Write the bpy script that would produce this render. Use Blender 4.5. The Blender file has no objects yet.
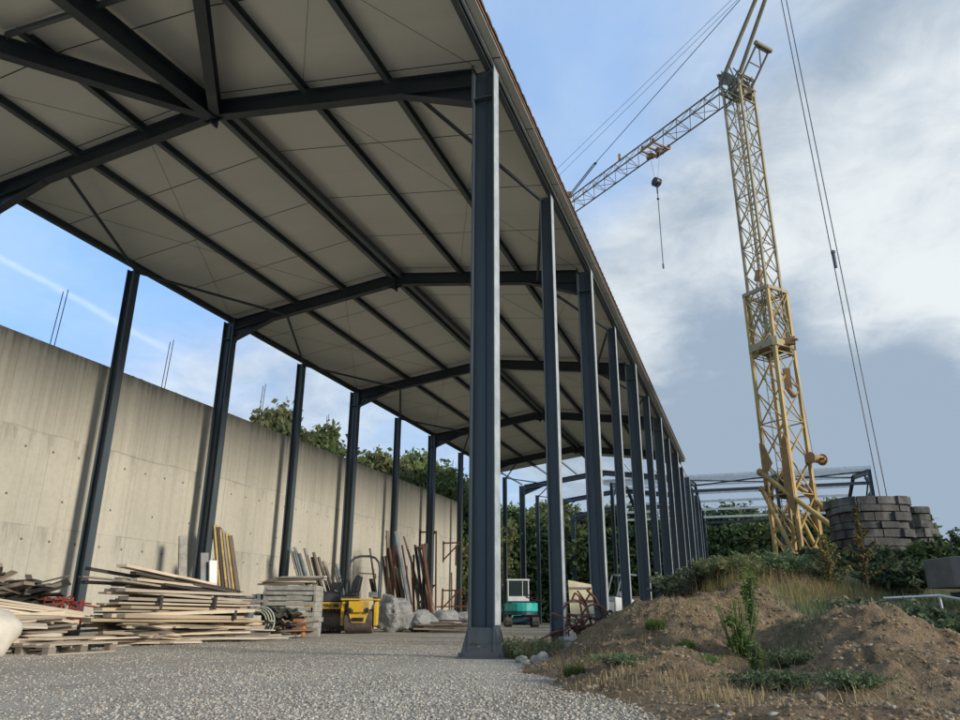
import bpy, bmesh, math, random
import numpy as np
from mathutils import Vector, Matrix, noise as mnoise
random.seed(7); np.random.seed(7)
scene = bpy.context.scene
R = math.radians
V = Vector

# ------------------------------------------------------------------ camera
F_PX, PITCH, YAW, ROLL, CAM_H = 742.6, 0.3317, 0.3387, -0.0045, 0.52
cam_d = bpy.data.cameras.new('camera'); cam = bpy.data.objects.new('camera', cam_d)
scene.collection.objects.link(cam); scene.camera = cam
cam_d.sensor_width = 36.0; cam_d.lens = 36.0*F_PX/960.0
cam_d.clip_start = 0.05; cam_d.clip_end = 3000
cam.matrix_world = (Matrix.Translation((0, 0, CAM_H)) @ Matrix.Rotation(YAW, 4, 'Z') @
                    Matrix.Rotation(math.pi/2+PITCH, 4, 'X') @ Matrix.Rotation(-ROLL, 4, 'Z'))

# ------------------------------------------------------------------ sun and sky
SUN_EL, SUN_BACK = R(17), R(12)          # low sun from the right, a little behind the camera
sun_dir = V((math.cos(SUN_EL)*math.cos(SUN_BACK), -math.cos(SUN_EL)*math.sin(SUN_BACK), math.sin(SUN_EL)))
sd = bpy.data.lights.new('sun', 'SUN'); sd.energy = 2.4; sd.angle = R(12); sd.color = (1.0, 0.90, 0.76)
so = bpy.data.objects.new('sun', sd); scene.collection.objects.link(so)
so.rotation_euler = sun_dir.to_track_quat('Z', 'Y').to_euler(); so.location = (40, -10, 40)

scene.view_settings.view_transform = 'Standard'; scene.view_settings.look = 'None'
scene.view_settings.gamma = 1; scene.view_settings.exposure = 0.62
scene.view_settings.use_curve_mapping = False
scene.render.engine = 'CYCLES'

world = bpy.data.worlds.new('World'); scene.world = world; world.use_nodes = True
wn = world.node_tree; wn.nodes.clear()
class NT:
    """small node helper"""
    def __init__(s, nt): s.nt = nt
    def n(s, t, **k):
        nd = s.nt.nodes.new(t)
        for a, b in k.items():
            if a.startswith('i_'):
                key = a[2:]; nd.inputs[int(key) if key.isdigit() else key].default_value = b
            else: setattr(nd, a, b)
        return nd
    def l(s, a, b): s.nt.links.new(a, b)
    def put(s, sock, v):
        if isinstance(v, bpy.types.NodeSocket): s.l(v, sock)
        else: sock.default_value = v
    def math(s, op, a, b=0.0, c=0.0, clamp=False):
        m = s.n('ShaderNodeMath', operation=op); m.use_clamp = clamp
        s.put(m.inputs[0], a); s.put(m.inputs[1], b); s.put(m.inputs[2], c)
        return m.outputs[0]
    def vmath(s, op, a, b=(0, 0, 0)):
        m = s.n('ShaderNodeVectorMath', operation=op); s.put(m.inputs[0], a); s.put(m.inputs[1], b)
        return m.outputs['Value'] if op in ('DOT_PRODUCT', 'LENGTH', 'DISTANCE') else m.outputs[0]
    def noise(s, vec, scale, detail=4, rough=0.55, dist=0.0):
        m = s.n('ShaderNodeTexNoise'); m.inputs['Scale'].default_value = scale
        m.inputs['Detail'].default_value = detail; m.inputs['Roughness'].default_value = rough
        m.inputs['Distortion'].default_value = dist
        s.l(vec, m.inputs['Vector']); return m.outputs['Fac']
    def rng(s, v, a, b, c=0.0, d=1.0, smooth=False):
        m = s.n('ShaderNodeMapRange'); m.clamp = True
        if smooth: m.interpolation_type = 'SMOOTHSTEP'
        s.put(m.inputs[0], v); m.inputs[1].default_value = a; m.inputs[2].default_value = b
        m.inputs[3].default_value = c; m.inputs[4].default_value = d
        return m.outputs[0]
    def mix(s, f, a, b, kind='MIX'):
        m = s.n('ShaderNodeMix', data_type='RGBA', blend_type=kind)
        s.put(m.inputs[0], f)
        for sock, v in ((m.inputs[6], a), (m.inputs[7], b)):
            if isinstance(v, bpy.types.NodeSocket): s.l(v, sock)
            else: sock.default_value = (*v, 1) if len(v) == 3 else v
        return m.outputs[2]
    def scale(s, vec, xyz):
        m = s.n('ShaderNodeMapping'); m.inputs['Scale'].default_value = xyz
        s.l(vec, m.inputs['Vector']); return m.outputs[0]

def px_dir(x, y):
    """direction in the place seen at a spot of the sky, used only for cloud headings"""
    X = (x-480)/F_PX; u = -(y-360)/F_PX
    F = math.cos(PITCH)-u*math.sin(PITCH); Z = math.sin(PITCH)+u*math.cos(PITCH)
    return V((X*math.cos(YAW)-F*math.sin(YAW), X*math.sin(YAW)+F*math.cos(YAW), Z)).normalized()

W = NT(wn)
SKY = 0.12
sky = W.n('ShaderNodeTexSky', sky_type='NISHITA', sun_disc=False)
sky.sun_elevation = SUN_EL; sky.sun_rotation = math.atan2(sun_dir.x, sun_dir.y)
sky.air_density = 1.0; sky.dust_density = 0.6; sky.ozone_density = 1.6
tc = W.n('ShaderNodeTexCoord'); gen = tc.outputs['Generated']
sep = W.n('ShaderNodeSeparateXYZ'); W.l(gen, sep.inputs[0])
# cloud layer: heading vector flattened towards the horizon
zz = W.math('ADD', W.math('ABSOLUTE', sep.outputs[2]), 0.22)
cx = W.math('DIVIDE', sep.outputs[0], zz); cy = W.math('DIVIDE', sep.outputs[1], zz)
cmb = W.n('ShaderNodeCombineXYZ'); W.l(cx, cmb.inputs[0]); W.l(cy, cmb.inputs[1])
cv = cmb.outputs[0]
n1 = W.noise(cv, 1.15, 7, 0.52, 0.3)
n2 = W.noise(cv, 3.4, 8, 0.6, 0.5)
def bank(x, y, w_in, w_out):
    d = px_dir(x, y)
    dot = W.vmath('DOT_PRODUCT', gen, tuple(d))
    return W.rng(dot, math.cos(R(w_out)), math.cos(R(w_in)), 0, 1, True)
def addn(*a):
    r = a[0]
    for b in a[1:]: r = W.math('ADD', r, b)
    return r
cover = addn(W.math('MULTIPLY', bank(980, 330, 4, 27), 0.60),
             W.math('MULTIPLY', bank(640, 380, 3, 15), 0.42),
             W.math('MULTIPLY', bank(1250, 200, 10, 40), 0.32), W.math('MULTIPLY', bank(800, 130, 1, 9), -0.16), W.math('MULTIPLY', bank(860, 460, 6, 20), 0.48),
             W.math('MULTIPLY', bank(230, 420, 2, 15), 0.26),
             W.math('MULTIPLY', bank(330, 320, 2, 10), 0.10),
             W.math('MULTIPLY', bank(60, 210, 2, 16), -0.18),
             W.math('MULTIPLY', bank(620, 60, 3, 16), -0.06),
             W.math('MULTIPLY', n1, 0.95), W.math('MULTIPLY', n2, 0.42), -.06)
mask = W.rng(cover, 0.46, 1.04, 0.0, 0.95, True)
# bright and dull parts of the cloud
n3 = W.noise(cv, 8.0, 8, 0.62, 0.8)
lum = addn(W.math('MULTIPLY', W.math('SUBTRACT', n3, .5), 0.45), W.math('MULTIPLY', n2, 0.80), -.07, W.math('MULTIPLY', W.noise(cv, 2.1, 5, 0.5), 0.5),
           W.math('MULTIPLY', bank(930, 240, 2, 15), 0.30),
           W.math('MULTIPLY', bank(930, 335, 1, 9), 0.22),
           W.math('MULTIPLY', bank(640, 350, 2, 12), 0.16),
           W.math('MULTIPLY', bank(800, 450, 3, 15), -0.50),
           W.math('MULTIPLY', bank(960, 470, 2, 12), -0.40),
           W.math('MULTIPLY', bank(230, 420, 2, 14), 0.15),
           W.math('MULTIPLY', bank(640, 480, 2, 9), -0.22))
k = 1.0/SKY
ccol = W.mix(W.rng(lum, 0.30, 1.0, 0, 1, True), (0.225*k, 0.285*k, 0.355*k), (0.56*k, 0.59*k, 0.60*k))
# clear sky tinted a little (the thin veil of the day), a touch paler low down
clear = W.mix(0.62, sky.outputs[0], (0.27*k, 0.44*k, 0.74*k))
low_left = bank(100, 330, 8, 26)
clear = W.mix(W.math('MULTIPLY', low_left, .45), clear, (0.15*k, 0.36*k, 0.78*k))
veil = W.rng(W.noise(cv, 1.9, 6, .6, .4), 0.35, 0.75, 0.02, 0.30, True)
clear = W.mix(veil, clear, (0.50*k, 0.60*k, 0.72*k))
col = W.mix(mask, clear, ccol)
# old vapour trail: a thin great-circle band over the wall
a, b = px_dir(0, 262), px_dir(112, 322)
nrm = a.cross(b).normalized(); mid = (a+b).normalized()
warp = W.math('MULTIPLY', W.math('SUBTRACT', n2, 0.5), 0.02)
band = W.math('ABSOLUTE', W.math('ADD', W.vmath('DOT_PRODUCT', gen, tuple(nrm)), warp))
trail = W.math('MULTIPLY', W.rng(band, 0.0, 0.0065, 1, 0, True), W.rng(W.vmath('DOT_PRODUCT', gen, tuple(mid)), math.cos(R(11)), math.cos(R(5)), 0, 0.22, True))
col = W.mix(trail, col, (0.72*k, 0.80*k, 0.9*k))
bg = W.n('ShaderNodeBackground'); bg.inputs[1].default_value = SKY
W.l(col, bg.inputs[0]); wo = W.n('ShaderNodeOutputWorld'); W.l(bg.outputs[0], wo.inputs[0])

# ------------------------------------------------------------------ materials
def mat(name, build=None, base=(0.5, 0.5, 0.5), rough=0.7, metal=0.0, spec=0.5):
    m = bpy.data.materials.new(name); m.use_nodes = True
    N = NT(m.node_tree); p = m.node_tree.nodes['Principled BSDF']
    p.inputs['Base Color'].default_value = (*base, 1); p.inputs['Roughness'].default_value = rough
    p.inputs['Metallic'].default_value = metal; p.inputs['Specular IOR Level'].default_value = spec
    if build: build(N, p)
    return m
def obj_co(N): return N.n('ShaderNodeTexCoord').outputs['Object']
def pos_co(N): return N.n('ShaderNodeNewGeometry').outputs['Position']
def bump(N, p, h, strength=0.4, dist=0.02):
    b = N.n('ShaderNodeBump'); b.inputs['Strength'].default_value = strength; b.inputs['Distance'].default_value = dist
    N.l(h, b.inputs['Height']); N.l(b.outputs[0], p.inputs['Normal'])
def varied(name, c1, c2, scale=4.0, rough=0.7, metal=0.0, stretch=(1, 1, 1), bumpy=0.0, detail=5, c3=None, lo=0.35, hi=0.65, co='pos', spec=0.5, per_obj=0.0):
    def f(N, p):
        v = pos_co(N) if co == 'pos' else obj_co(N)
        v = N.scale(v, stretch)
        a = N.noise(v, scale, detail, 0.6)
        c = N.mix(N.rng(a, lo, hi), c1, c2)
        if c3: c = N.mix(N.rng(N.noise(v, scale*0.37, 6, 0.65), 0.52, 0.68), c, c3)
        if per_obj:
            oi = N.n('ShaderNodeObjectInfo')
            s = N.rng(oi.outputs['Random'], 0, 1, 1-per_obj, 1+per_obj)
            hs = N.n('ShaderNodeHueSaturation'); N.l(s, hs.inputs['Value']); N.l(c, hs.inputs['Color'])
            hs.inputs['Saturation'].default_value = 1; c = hs.outputs[0]
        N.l(c, p.inputs['Base Color'])
        N.l(N.rng(a, 0.3, 0.7, max(rough-0.12, 0.05), min(rough+0.12, 1)), p.inputs['Roughness'])
        if bumpy: bump(N, p, N.noise(v, scale*3, 4, 0.6), bumpy, 0.02)
    return mat(name, f, rough=rough, metal=metal, spec=spec)

M = {}
M['steel'] = varied('blue_grey_painted_steel', (0.034, 0.050, 0.068), (0.048, 0.066, 0.084), 1.6, 0.42, 0.0, (1, 1, .25), c3=(0.075, 0.095, 0.115), spec=0.55)
M['steel_dark'] = varied('dark_shaded_steel', (0.018, 0.026, 0.036), (0.028, 0.038, 0.048), 2.0, 0.5)  # steel with the rafters' shade put into its colour; also bolts, cross hall
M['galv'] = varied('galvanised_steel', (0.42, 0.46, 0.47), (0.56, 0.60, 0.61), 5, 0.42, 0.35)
M['flange_glare'] = varied('pale_flange_glare', (0.30, 0.335, 0.34), (0.42, 0.46, 0.46), 5, 0.45, 0.1)  # sun and sky glare on the outer flanges, painted as a pale tone
M['purlin'] = varied('painted_purlin', (0.055, 0.072, 0.078), (0.085, 0.10, 0.105), 3, 0.5)
def steel_paint(N, p):
    P = pos_co(N); s_ = N.n('ShaderNodeSeparateXYZ'); N.l(P, s_.inputs[0])
    a = N.noise(N.scale(P, (1, 1, .25)), 1.6, 5, .6); c = N.mix(N.rng(a, .35, .65), (0.042, 0.058, 0.069), (0.056, 0.073, 0.083))
    c = N.mix(N.rng(N.noise(N.scale(P, (6, 6, .35)), 2.2, 6, .65), .56, .72, 0, .45), c, (0.11, 0.13, 0.145))
    c = N.mix(N.rng(N.noise(P, 21, 4, .6), .70, .74, 0, .7), c, (0.20, 0.205, 0.20))
    low = N.math('ADD', s_.outputs[2], N.math('MULTIPLY', N.noise(P, 3.5, 5, .7), -.9))
    c = N.mix(N.rng(low, -.45, -.08, .35, 0), c, (0.15, 0.135, 0.11))
    N.l(c, p.inputs['Base Color']); N.l(N.rng(a, .3, .7, .34, .55), p.inputs['Roughness'])
M['steel'] = mat('weathered_blue_grey_steel_paint', steel_paint)
def roof_under(N, p):
    P = pos_co(N); s = N.n('ShaderNodeSeparateXYZ'); N.l(P, s.inputs[0])
    fr = N.math('FRACT', N.math('DIVIDE', N.math('ADD', s.outputs[1], 30-7.62), 1.985))
    d = N.math('ABSOLUTE', N.math('SUBTRACT', fr, 0.5))
    seam = N.rng(d, 0.4915, 0.4955)
    rib = N.math('FRACT', N.math('MULTIPLY', s.outputs[0], 4.0))
    ribs = N.rng(N.math('ABSOLUTE', N.math('SUBTRACT', rib, 0.5)), 0.44, 0.5)
    n = N.noise(P, 0.8, 5, 0.6); n2_ = N.noise(N.scale(P, (0.5, 4, 1)), 1.5, 5)
    c = N.mix(n, (0.565, 0.56, 0.515), (0.64, 0.635, 0.59))
    c = N.mix(N.rng(n2_, 0.5, 0.8, 0, 0.12), c, (0.40, 0.385, 0.33))
    # each panel a shade of its own
    cell = N.n('ShaderNodeTexWhiteNoise', noise_dimensions='1D')
    N.l(N.math('FLOOR', N.math('DIVIDE', N.math('ADD', s.outputs[1], 30-7.62+0.9925), 1.985)), cell.inputs['W'])
    c = N.mix(N.rng(cell.outputs[0], 0, 1, 0, 0.25), c, (0.50, 0.48, 0.42))
    c = N.mix(N.math('MULTIPLY', ribs, 0.015), c, (0.2, 0.2, 0.18))
    c = N.mix(seam, c, (0.03, 0.03, 0.03))
    N.l(c, p.inputs['Base Color']); p.inputs['Roughness'].default_value = 0.45
    bump(N, p, N.math('ADD', N.math('MULTIPLY', n, .8), N.math('SUBTRACT', N.math('MULTIPLY', n2_, .1), N.math('MULTIPLY', seam, 2))), 0.5, 0.01)
M['roof_under'] = mat('roof_panel_underside', roof_under)
M['roof_tile'] = varied('brown_roof_tiles', (0.06, 0.052, 0.047), (0.095, 0.08, 0.07), 5, 0.7)
M['trim'] = varied('copper_brown_trim', (0.17, 0.09, 0.05), (0.24, 0.125, 0.065), 6, 0.5)
M['soffit'] = varied('grey_soffit', (0.33, 0.36, 0.35), (0.40, 0.43, 0.42), 3, 0.5)
def concrete(N, p):
    P = pos_co(N); s = N.n('ShaderNodeSeparateXYZ'); N.l(P, s.inputs[0]); y, z = s.outputs[1], s.outputs[2]
    n = N.noise(P, 0.7, 7, 0.6); fine = N.noise(P, 9, 6, 0.7)
    c = N.mix(n, (0.43, 0.41, 0.34), (0.54, 0.515, 0.435))
    c = N.mix(N.rng(fine, 0.45, 0.75, 0, 0.35), c, (0.30, 0.285, 0.24))
    # wobbling pour joint near 4.4 m: older, darker upper lift with runs
    zj = N.math('ADD', z, N.math('MULTIPLY', N.math('SUBTRACT', N.noise(P, 0.5, 3), 0.5), 0.35))
    up = N.rng(zj, 4.36, 4.46)
    runs = N.noise(N.scale(P, (1, 3.2, 0.06)), 2.2, 6, 0.7)
    thin = N.noise(N.scale(P, (1, 9, 0.05)), 2.5, 4, 0.6)
    c_up = N.mix(N.rng(runs, 0.42, 0.68, 0, 0.60), c, (0.30, 0.285, 0.235))
    c_up = N.mix(N.rng(thin, 0.55, 0.72, 0, 0.45), c_up, (0.23, 0.22, 0.185))
    c_lo = N.mix(N.rng(runs, 0.50, 0.70, 0, 0.55), c, (0.30, 0.285, 0.235))
    c_lo = N.mix(N.rng(thin, 0.60, 0.74, 0, 0.35), c_lo, (0.22, 0.21, 0.18))
    c = N.mix(up, c_lo, c_up)
    # thin dark band right at the joints
    for zz_, w in ((4.40, 0.035), (2.35, 0.02)):
        j = N.rng(N.math('ABSOLUTE', N.math('SUBTRACT', zj if zz_ > 4 else z, zz_)), 0, w, 0.55, 0)
        c = N.mix(N.math('MULTIPLY', j, N.rng(N.noise(P, 1.1, 5, .7), .35, .6)), c, (0.15, 0.14, 0.12))
        jd = N.math('SUBTRACT', zz_, z); blot = N.math('MULTIPLY', N.rng(jd, 0.0, 0.75, 1, 0), N.rng(jd, -0.02, 0.02))
        c = N.mix(N.math('MULTIPLY', blot, N.rng(N.noise(N.scale(P, (1, 2.4, .5)), 1.6, 7, .75), .48, .66, 0, .7)), c, (0.20, 0.19, 0.16))
    # shutter-panel joints, vertical
    fy = N.math('ABSOLUTE', N.math('SUBTRACT', N.math('FRACT', N.math('DIVIDE', y, 1.25)), 0.5))
    c = N.mix(N.rng(fy, 0.488, 0.497, 0, 0.30), c, (0.2, 0.19, 0.16))
    # dark crust along the top
    c = N.mix(N.rng(N.math('ADD', z, N.math('MULTIPLY', N.math('SUBTRACT', runs, .5), 1.2)), 6.15, 6.5, 0, 0.6), c, (0.13, 0.125, 0.11))
    # tie holes
    def holes(zc, per, off):
        yy = N.math('MULTIPLY', N.math('SUBTRACT', N.math('FRACT', N.math('DIVIDE', N.math('ADD', y, off), per)), 0.5), per)
        dz = N.math('SUBTRACT', z, zc)
        r = N.math('SQRT', N.math('ADD', N.math('MULTIPLY', yy, yy), N.math('MULTIPLY', dz, dz)))
        return N.rng(r, 0.022, 0.034, 1, 0)
    h = N.math('MAXIMUM', holes(4.02, 0.72, 0.0), N.math('MAXIMUM', holes(2.05, 0.71, .2), holes(2.95, 1.43, .5)))
    c = N.mix(N.math('MULTIPLY', h, 0.85), c, (0.05, 0.05, 0.045))
    N.l(c, p.inputs['Base Color']); p.inputs['Roughness'].default_value = 0.88
    hh = N.math('ADD', N.math('MULTIPLY', fine, 0.5), N.math('MULTIPLY', runs, 0.5))
    hh = N.math('SUBTRACT', hh, N.math('MULTIPLY', h, 1.0)); hh = N.math('SUBTRACT', hh, N.rng(fy, 0.488, 0.499, 0, 0.6))
    bump(N, p, hh, 0.5, 0.02)
M['concrete'] = mat('stained_shuttered_concrete', concrete)
M['conc_block'] = varied('old_concrete_block', (0.12, 0.12, 0.108), (0.19, 0.188, 0.17), 3, 0.9, bumpy=0.6, c3=(0.10, 0.10, 0.09))
def gravel(N, p):
    P = pos_co(N); s = N.n('ShaderNodeSeparateXYZ'); N.l(P, s.inputs[0])
    vor = N.n('ShaderNodeTexVoronoi'); vor.inputs['Scale'].default_value = 42; N.l(P, vor.inputs['Vector'])
    vb = N.n('ShaderNodeTexVoronoi'); vb.inputs['Scale'].default_value = 15; N.l(P, vb.inputs['Vector'])
    sp = N.n('ShaderNodeSeparateColor'); N.l(vor.outputs['Color'], sp.inputs[0])
    g = N.mix(N.rng(sp.outputs[0], 0, 1), (0.35, 0.318, 0.25), (0.66, 0.605, 0.50))
    g = N.mix(N.rng(N.noise(P, 0.35, 6, 0.6), 0.4, 0.7, 0, 0.6), g, (0.50, 0.45, 0.36))
    rut = N.noise(N.scale(P, (1.1, .13, 1)), 1.1, 4, .5, .3)
    g = N.mix(N.rng(rut, .56, .64, 0, .35), g, (0.30, 0.275, 0.225))
    g = N.mix(N.rng(N.noise(P, 1.4, 5, 0.6), 0.45, 0.7, 0, 0.4), g, (0.24, 0.225, 0.19))
    g = N.mix(N.rng(vor.outputs['Distance'], 0.28, 0.55, 0, 0.6), g, (0.20, 0.18, 0.145))
    # trampled sandy tracks further in, weedy earth beyond the works
    g = N.mix(N.rng(N.noise(N.scale(P, (1, .25, 1)), 0.8, 4), 0.45, 0.65, 0, 0.45), g, (0.50, 0.46, 0.375))
    far = N.rng(N.math('ADD', s.outputs[1], N.math('MULTIPLY', N.noise(P, .3, 4), 8)), 46, 52)
    side = N.rng(N.math('ADD', s.outputs[0], N.math('MULTIPLY', N.noise(P, .8, 4), 1.2)), -1.3, -0.9)
    beh = N.rng(s.outputs[0], -17, -15.2, 1, 0)
    soil = N.mix(N.noise(P, 2, 6), (0.14, 0.11, 0.07), (0.26, 0.20, 0.13))
    grass = N.mix(N.noise(P, 1.5, 5), (0.06, 0.07, 0.025), (0.12, 0.12, 0.05))
    g = N.mix(N.math('MAXIMUM', far, beh), g, grass)
    g = N.mix(N.math('MULTIPLY', side, N.rng(s.outputs[1], 3, 6)), g, soil)
    N.l(g, p.inputs['Base Color']); p.inputs['Roughness'].default_value = 0.93
    hh = N.math('ADD', N.math('MULTIPLY', vor.outputs['Distance'], -0.7), N.math('MULTIPLY', vb.outputs['Distance'], -0.5))
    bump(N, p, hh, 0.9, 0.03)
M['gravel'] = mat('crushed_stone_ground', gravel)
def earth(N, p):
    P = pos_co(N); n = N.noise(P, 2.2, 8, 0.65); f = N.noise(P, 14, 7, 0.7)
    c = N.mix(N.rng(n, 0.35, 0.65), (0.165, 0.113, 0.064), (0.290, 0.210, 0.125))
    c = N.mix(N.rng(f, 0.52, 0.72, 0, 0.7), c, (0.36, 0.285, 0.19))
    c = N.mix(N.rng(f, 0.46, 0.32, 0, 0.7), c, (0.07, 0.05, 0.032))
    c = N.mix(N.rng(N.noise(P, 0.9, 5, 0.6), 0.52, 0.66, 0, 0.6), c, (0.11, 0.085, 0.05))
    s = N.n('ShaderNodeSeparateXYZ'); N.l(P, s.inputs[0])
    gr = N.mix(N.noise(P, 3, 6), (0.05, 0.06, 0.022), (0.12, 0.105, 0.05))
    c = N.mix(N.rng(s.outputs[1], 11.5, 14, 0, 0.85), c, gr)
    N.l(c, p.inputs['Base Color']); p.inputs['Roughness'].default_value = 0.97; p.inputs['Specular IOR Level'].default_value = 0.15
    bump(N, p, N.math('ADD', f, N.noise(P, 45, 4, .6)), 0.9, 0.04)
M['earth'] = mat('dug_earth', earth)
M['clod'] = varied('earth_clod', (0.16, 0.115, 0.07), (0.30, 0.23, 0.145), 9, 0.97, c3=(0.36, 0.30, 0.21), spec=0.1, bumpy=.5)
M['stone'] = varied('pale_field_stone', (0.26, 0.24, 0.20), (0.40, 0.37, 0.31), 5, 0.9, bumpy=0.4)
M['grit1'] = varied('grey_gravel_grain', (0.32, 0.292, 0.238), (0.50, 0.46, 0.385), 30, 0.9)
M['grit2'] = varied('pale_gravel_grain', (0.46, 0.425, 0.35), (0.58, 0.54, 0.45), 30, 0.9)
M['grit3'] = varied('brown_gravel_grain', (0.20, 0.17, 0.135), (0.33, 0.28, 0.22), 30, 0.9)
def wood(name, c1, c2, c3):
    def f(N, p):
        O = obj_co(N); oi = N.n('ShaderNodeObjectInfo')
        off = N.vmath('ADD', O, oi.outputs['Location'])
        g = N.noise(N.scale(off, (26, 1.0, 26)), 2.0, 6, 0.6, .4); s = N.noise(off, 1.7, 4)
        c = N.mix(g, c1, c2); c = N.mix(N.rng(s, 0.5, 0.75, 0, 0.6), c, c3)
        hs = N.n('ShaderNodeHueSaturation'); N.l(N.rng(oi.outputs['Random'], 0, 1, 0.6, 1.22), hs.inputs['Value'])
        N.l(N.rng(N.noise(oi.outputs['Location'], 3, 1), .3, .7, .6, 1.15), hs.inputs['Saturation']); N.l(c, hs.inputs['Color'])
        N.l(hs.outputs[0], p.inputs['Base Color']); p.inputs['Roughness'].default_value = 0.82
        bump(N, p, g, 0.3, 0.01)
    return mat(name, f)
M['wood'] = wood('sawn_pine', (0.48, 0.375, 0.24), (0.63, 0.52, 0.37), (0.36, 0.30, 0.22))
M['wood_old'] = wood('weathered_timber', (0.17, 0.135, 0.10), (0.28, 0.23, 0.175), (0.11, 0.09, 0.07))
M['wood_dark'] = wood('dark_wet_timber', (0.045, 0.036, 0.030), (0.085, 0.07, 0.055), (0.03, 0.027, 0.025))
M['ply'] = varied('formwork_face', (0.25, 0.245, 0.215), (0.38, 0.37, 0.325), 6, 0.8, c3=(0.17, 0.16, 0.135))
M['form_yellow'] = varied('yellow_formwork_edge', (0.33, 0.23, 0.06), (0.44, 0.33, 0.13), 7, 0.6, c3=(0.12, 0.09, 0.05))
M['grey_metal'] = varied('grey_painted_metal', (0.13, 0.16, 0.18), (0.20, 0.23, 0.25), 3, 0.5, c3=(0.12, 0.11, 0.10))
M['rust'] = varied('rusty_steel', (0.075, 0.030, 0.020), (0.15, 0.062, 0.036), 8, 0.85, c3=(0.09, 0.05, 0.04))
M['red'] = varied('red_painted_metal', (0.24, 0.035, 0.025), (0.34, 0.055, 0.035), 6, 0.5, c3=(0.2, 0.05, 0.04))
M['crane'] = varied('weathered_crane_yellow', (0.36, 0.245, 0.07), (0.48, 0.335, 0.11), 2.2, 0.55, c3=(0.20, 0.12, 0.055), lo=.3, hi=.7)
M['crane_dull'] = varied('grey_olive_crane_paint', (0.25, 0.205, 0.105), (0.36, 0.30, 0.16), 2.4, 0.6, c3=(0.15, 0.10, 0.065))
M['crane_rust'] = varied('rusty_crane_plate', (0.26, 0.15, 0.06), (0.36, 0.22, 0.09), 4, 0.7, c3=(0.15, 0.08, 0.045))
M['crane_jib'] = varied('dark_crane_jib_paint', (0.13, 0.11, 0.07), (0.22, 0.185, 0.115), 3, 0.6)
M['cable'] = mat('steel_cable', base=(0.07, 0.085, 0.10), rough=0.5, metal=0.3)
M['yellow'] = varied('machine_yellow', (0.60, 0.36, 0.015), (0.70, 0.44, 0.03), 5, 0.5, c3=(0.36, 0.26, 0.10), lo=.2, hi=.8)
M['black'] = varied('black_plastic', (0.012, 0.013, 0.015), (0.022, 0.024, 0.027), 6, 0.45)
M['hood'] = varied('dark_grey_engine_hood', (0.045, 0.052, 0.062), (0.07, 0.078, 0.09), 4, 0.4)
M['drum'] = varied('worn_steel_drum', (0.09, 0.075, 0.065), (0.16, 0.14, 0.125), 4, 0.6, 0.3)
M['teal'] = varied('turquoise_machine_paint', (0.02, 0.36, 0.31), (0.03, 0.44, 0.38), 4, 0.4)
M['navy'] = mat('dark_blue_machine_paint', base=(0.02, 0.045, 0.075), rough=0.45)
M['white'] = varied('white_machine_paint', (0.62, 0.64, 0.64), (0.74, 0.75, 0.75), 4, 0.5)
M['glass'] = mat('dark_cab_glass', base=(0.02, 0.035, 0.033), rough=0.25, spec=0.3)
M['rubber'] = varied('dusty_rubber', (0.04, 0.037, 0.032), (0.11, 0.10, 0.085), 6, 0.9)
def plastic_wrap(N, p):
    O = obj_co(N); n = N.noise(O, 5, 6, 0.6, 1.0)
    c = N.mix(n, (0.26, 0.26, 0.25), (0.52, 0.52, 0.50))
    N.l(c, p.inputs['Base Color']); p.inputs['Roughness'].default_value = 0.32
    bump(N, p, N.noise(N.scale(O, (1, 1, 2)), 9, 6, 0.65, 1.5), 1.0, 0.06)
M['wrap'] = mat('crumpled_plastic_wrap', plastic_wrap)
M['bag'] = varied('off_white_woven_bag', (0.52, 0.48, 0.40), (0.62, 0.58, 0.50), 5, 0.8, bumpy=0.5)
M['orange'] = varied('orange_plastic', (0.38, 0.15, 0.05), (0.46, 0.19, 0.07), 4, 0.5)
M['pier'] = varied('dark_lichened_stone', (0.045, 0.045, 0.041), (0.105, 0.10, 0.088), 4, 0.92, bumpy=0.9, c3=(0.20, 0.19, 0.165), co='pos')
M['hose'] = varied('pale_hose', (0.30, 0.32, 0.26), (0.42, 0.43, 0.36), 8, 0.6)
M['panel_w'] = varied('cream_board', (0.50, 0.43, 0.25), (0.62, 0.56, 0.38), 5, 0.7, c3=(0.30, 0.25, 0.15))
M['carred'] = varied('dark_red_car_paint', (0.13, 0.015, 0.02), (0.17, 0.025, 0.03), 4, 0.3)
M['bark'] = varied('tree_bark', (0.07, 0.055, 0.04), (0.13, 0.105, 0.08), 6, 0.95)
def leaf(name, c1, c2, sat=1.0, trans=0.25):
    def f(N, p):
        P = pos_co(N); n = N.noise(P, 0.55, 3); g = N.n('ShaderNodeNewGeometry')
        c = N.mix(N.rng(N.math('ADD', N.math('MULTIPLY', g.outputs['Random Per Island'], 0.55), N.math('MULTIPLY', n, 0.6)), 0.2, 0.85), c1, c2)
        oi = N.n('ShaderNodeObjectInfo'); hs = N.n('ShaderNodeHueSaturation')
        N.l(N.rng(oi.outputs['Random'], 0, 1, 0.75, 1.25), hs.inputs['Value']); N.l(N.rng(oi.outputs['Random'], 0, 1, .49, .515), hs.inputs['Hue']); N.l(c, hs.inputs['Color'])
        N.l(hs.outputs[0], p.inputs['Base Color']); p.inputs['Roughness'].default_value = 0.7; p.inputs['Specular IOR Level'].default_value = 0.2
        t = N.n('ShaderNodeBsdfTranslucent'); N.l(hs.outputs[0], t.inputs[0])
        ms = N.n('ShaderNodeMixShader'); ms.inputs[0].default_value = trans
        out = N.nt.nodes['Material Output']; N.l(p.outputs[0], ms.inputs[1]); N.l(t.outputs[0], ms.inputs[2]); N.l(ms.outputs[0], out.inputs[0])
    return mat(name, f)
M['leaf_dark'] = leaf('dark_green_leaves', (0.042, 0.066, 0.025), (0.092, 0.130, 0.050))
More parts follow.
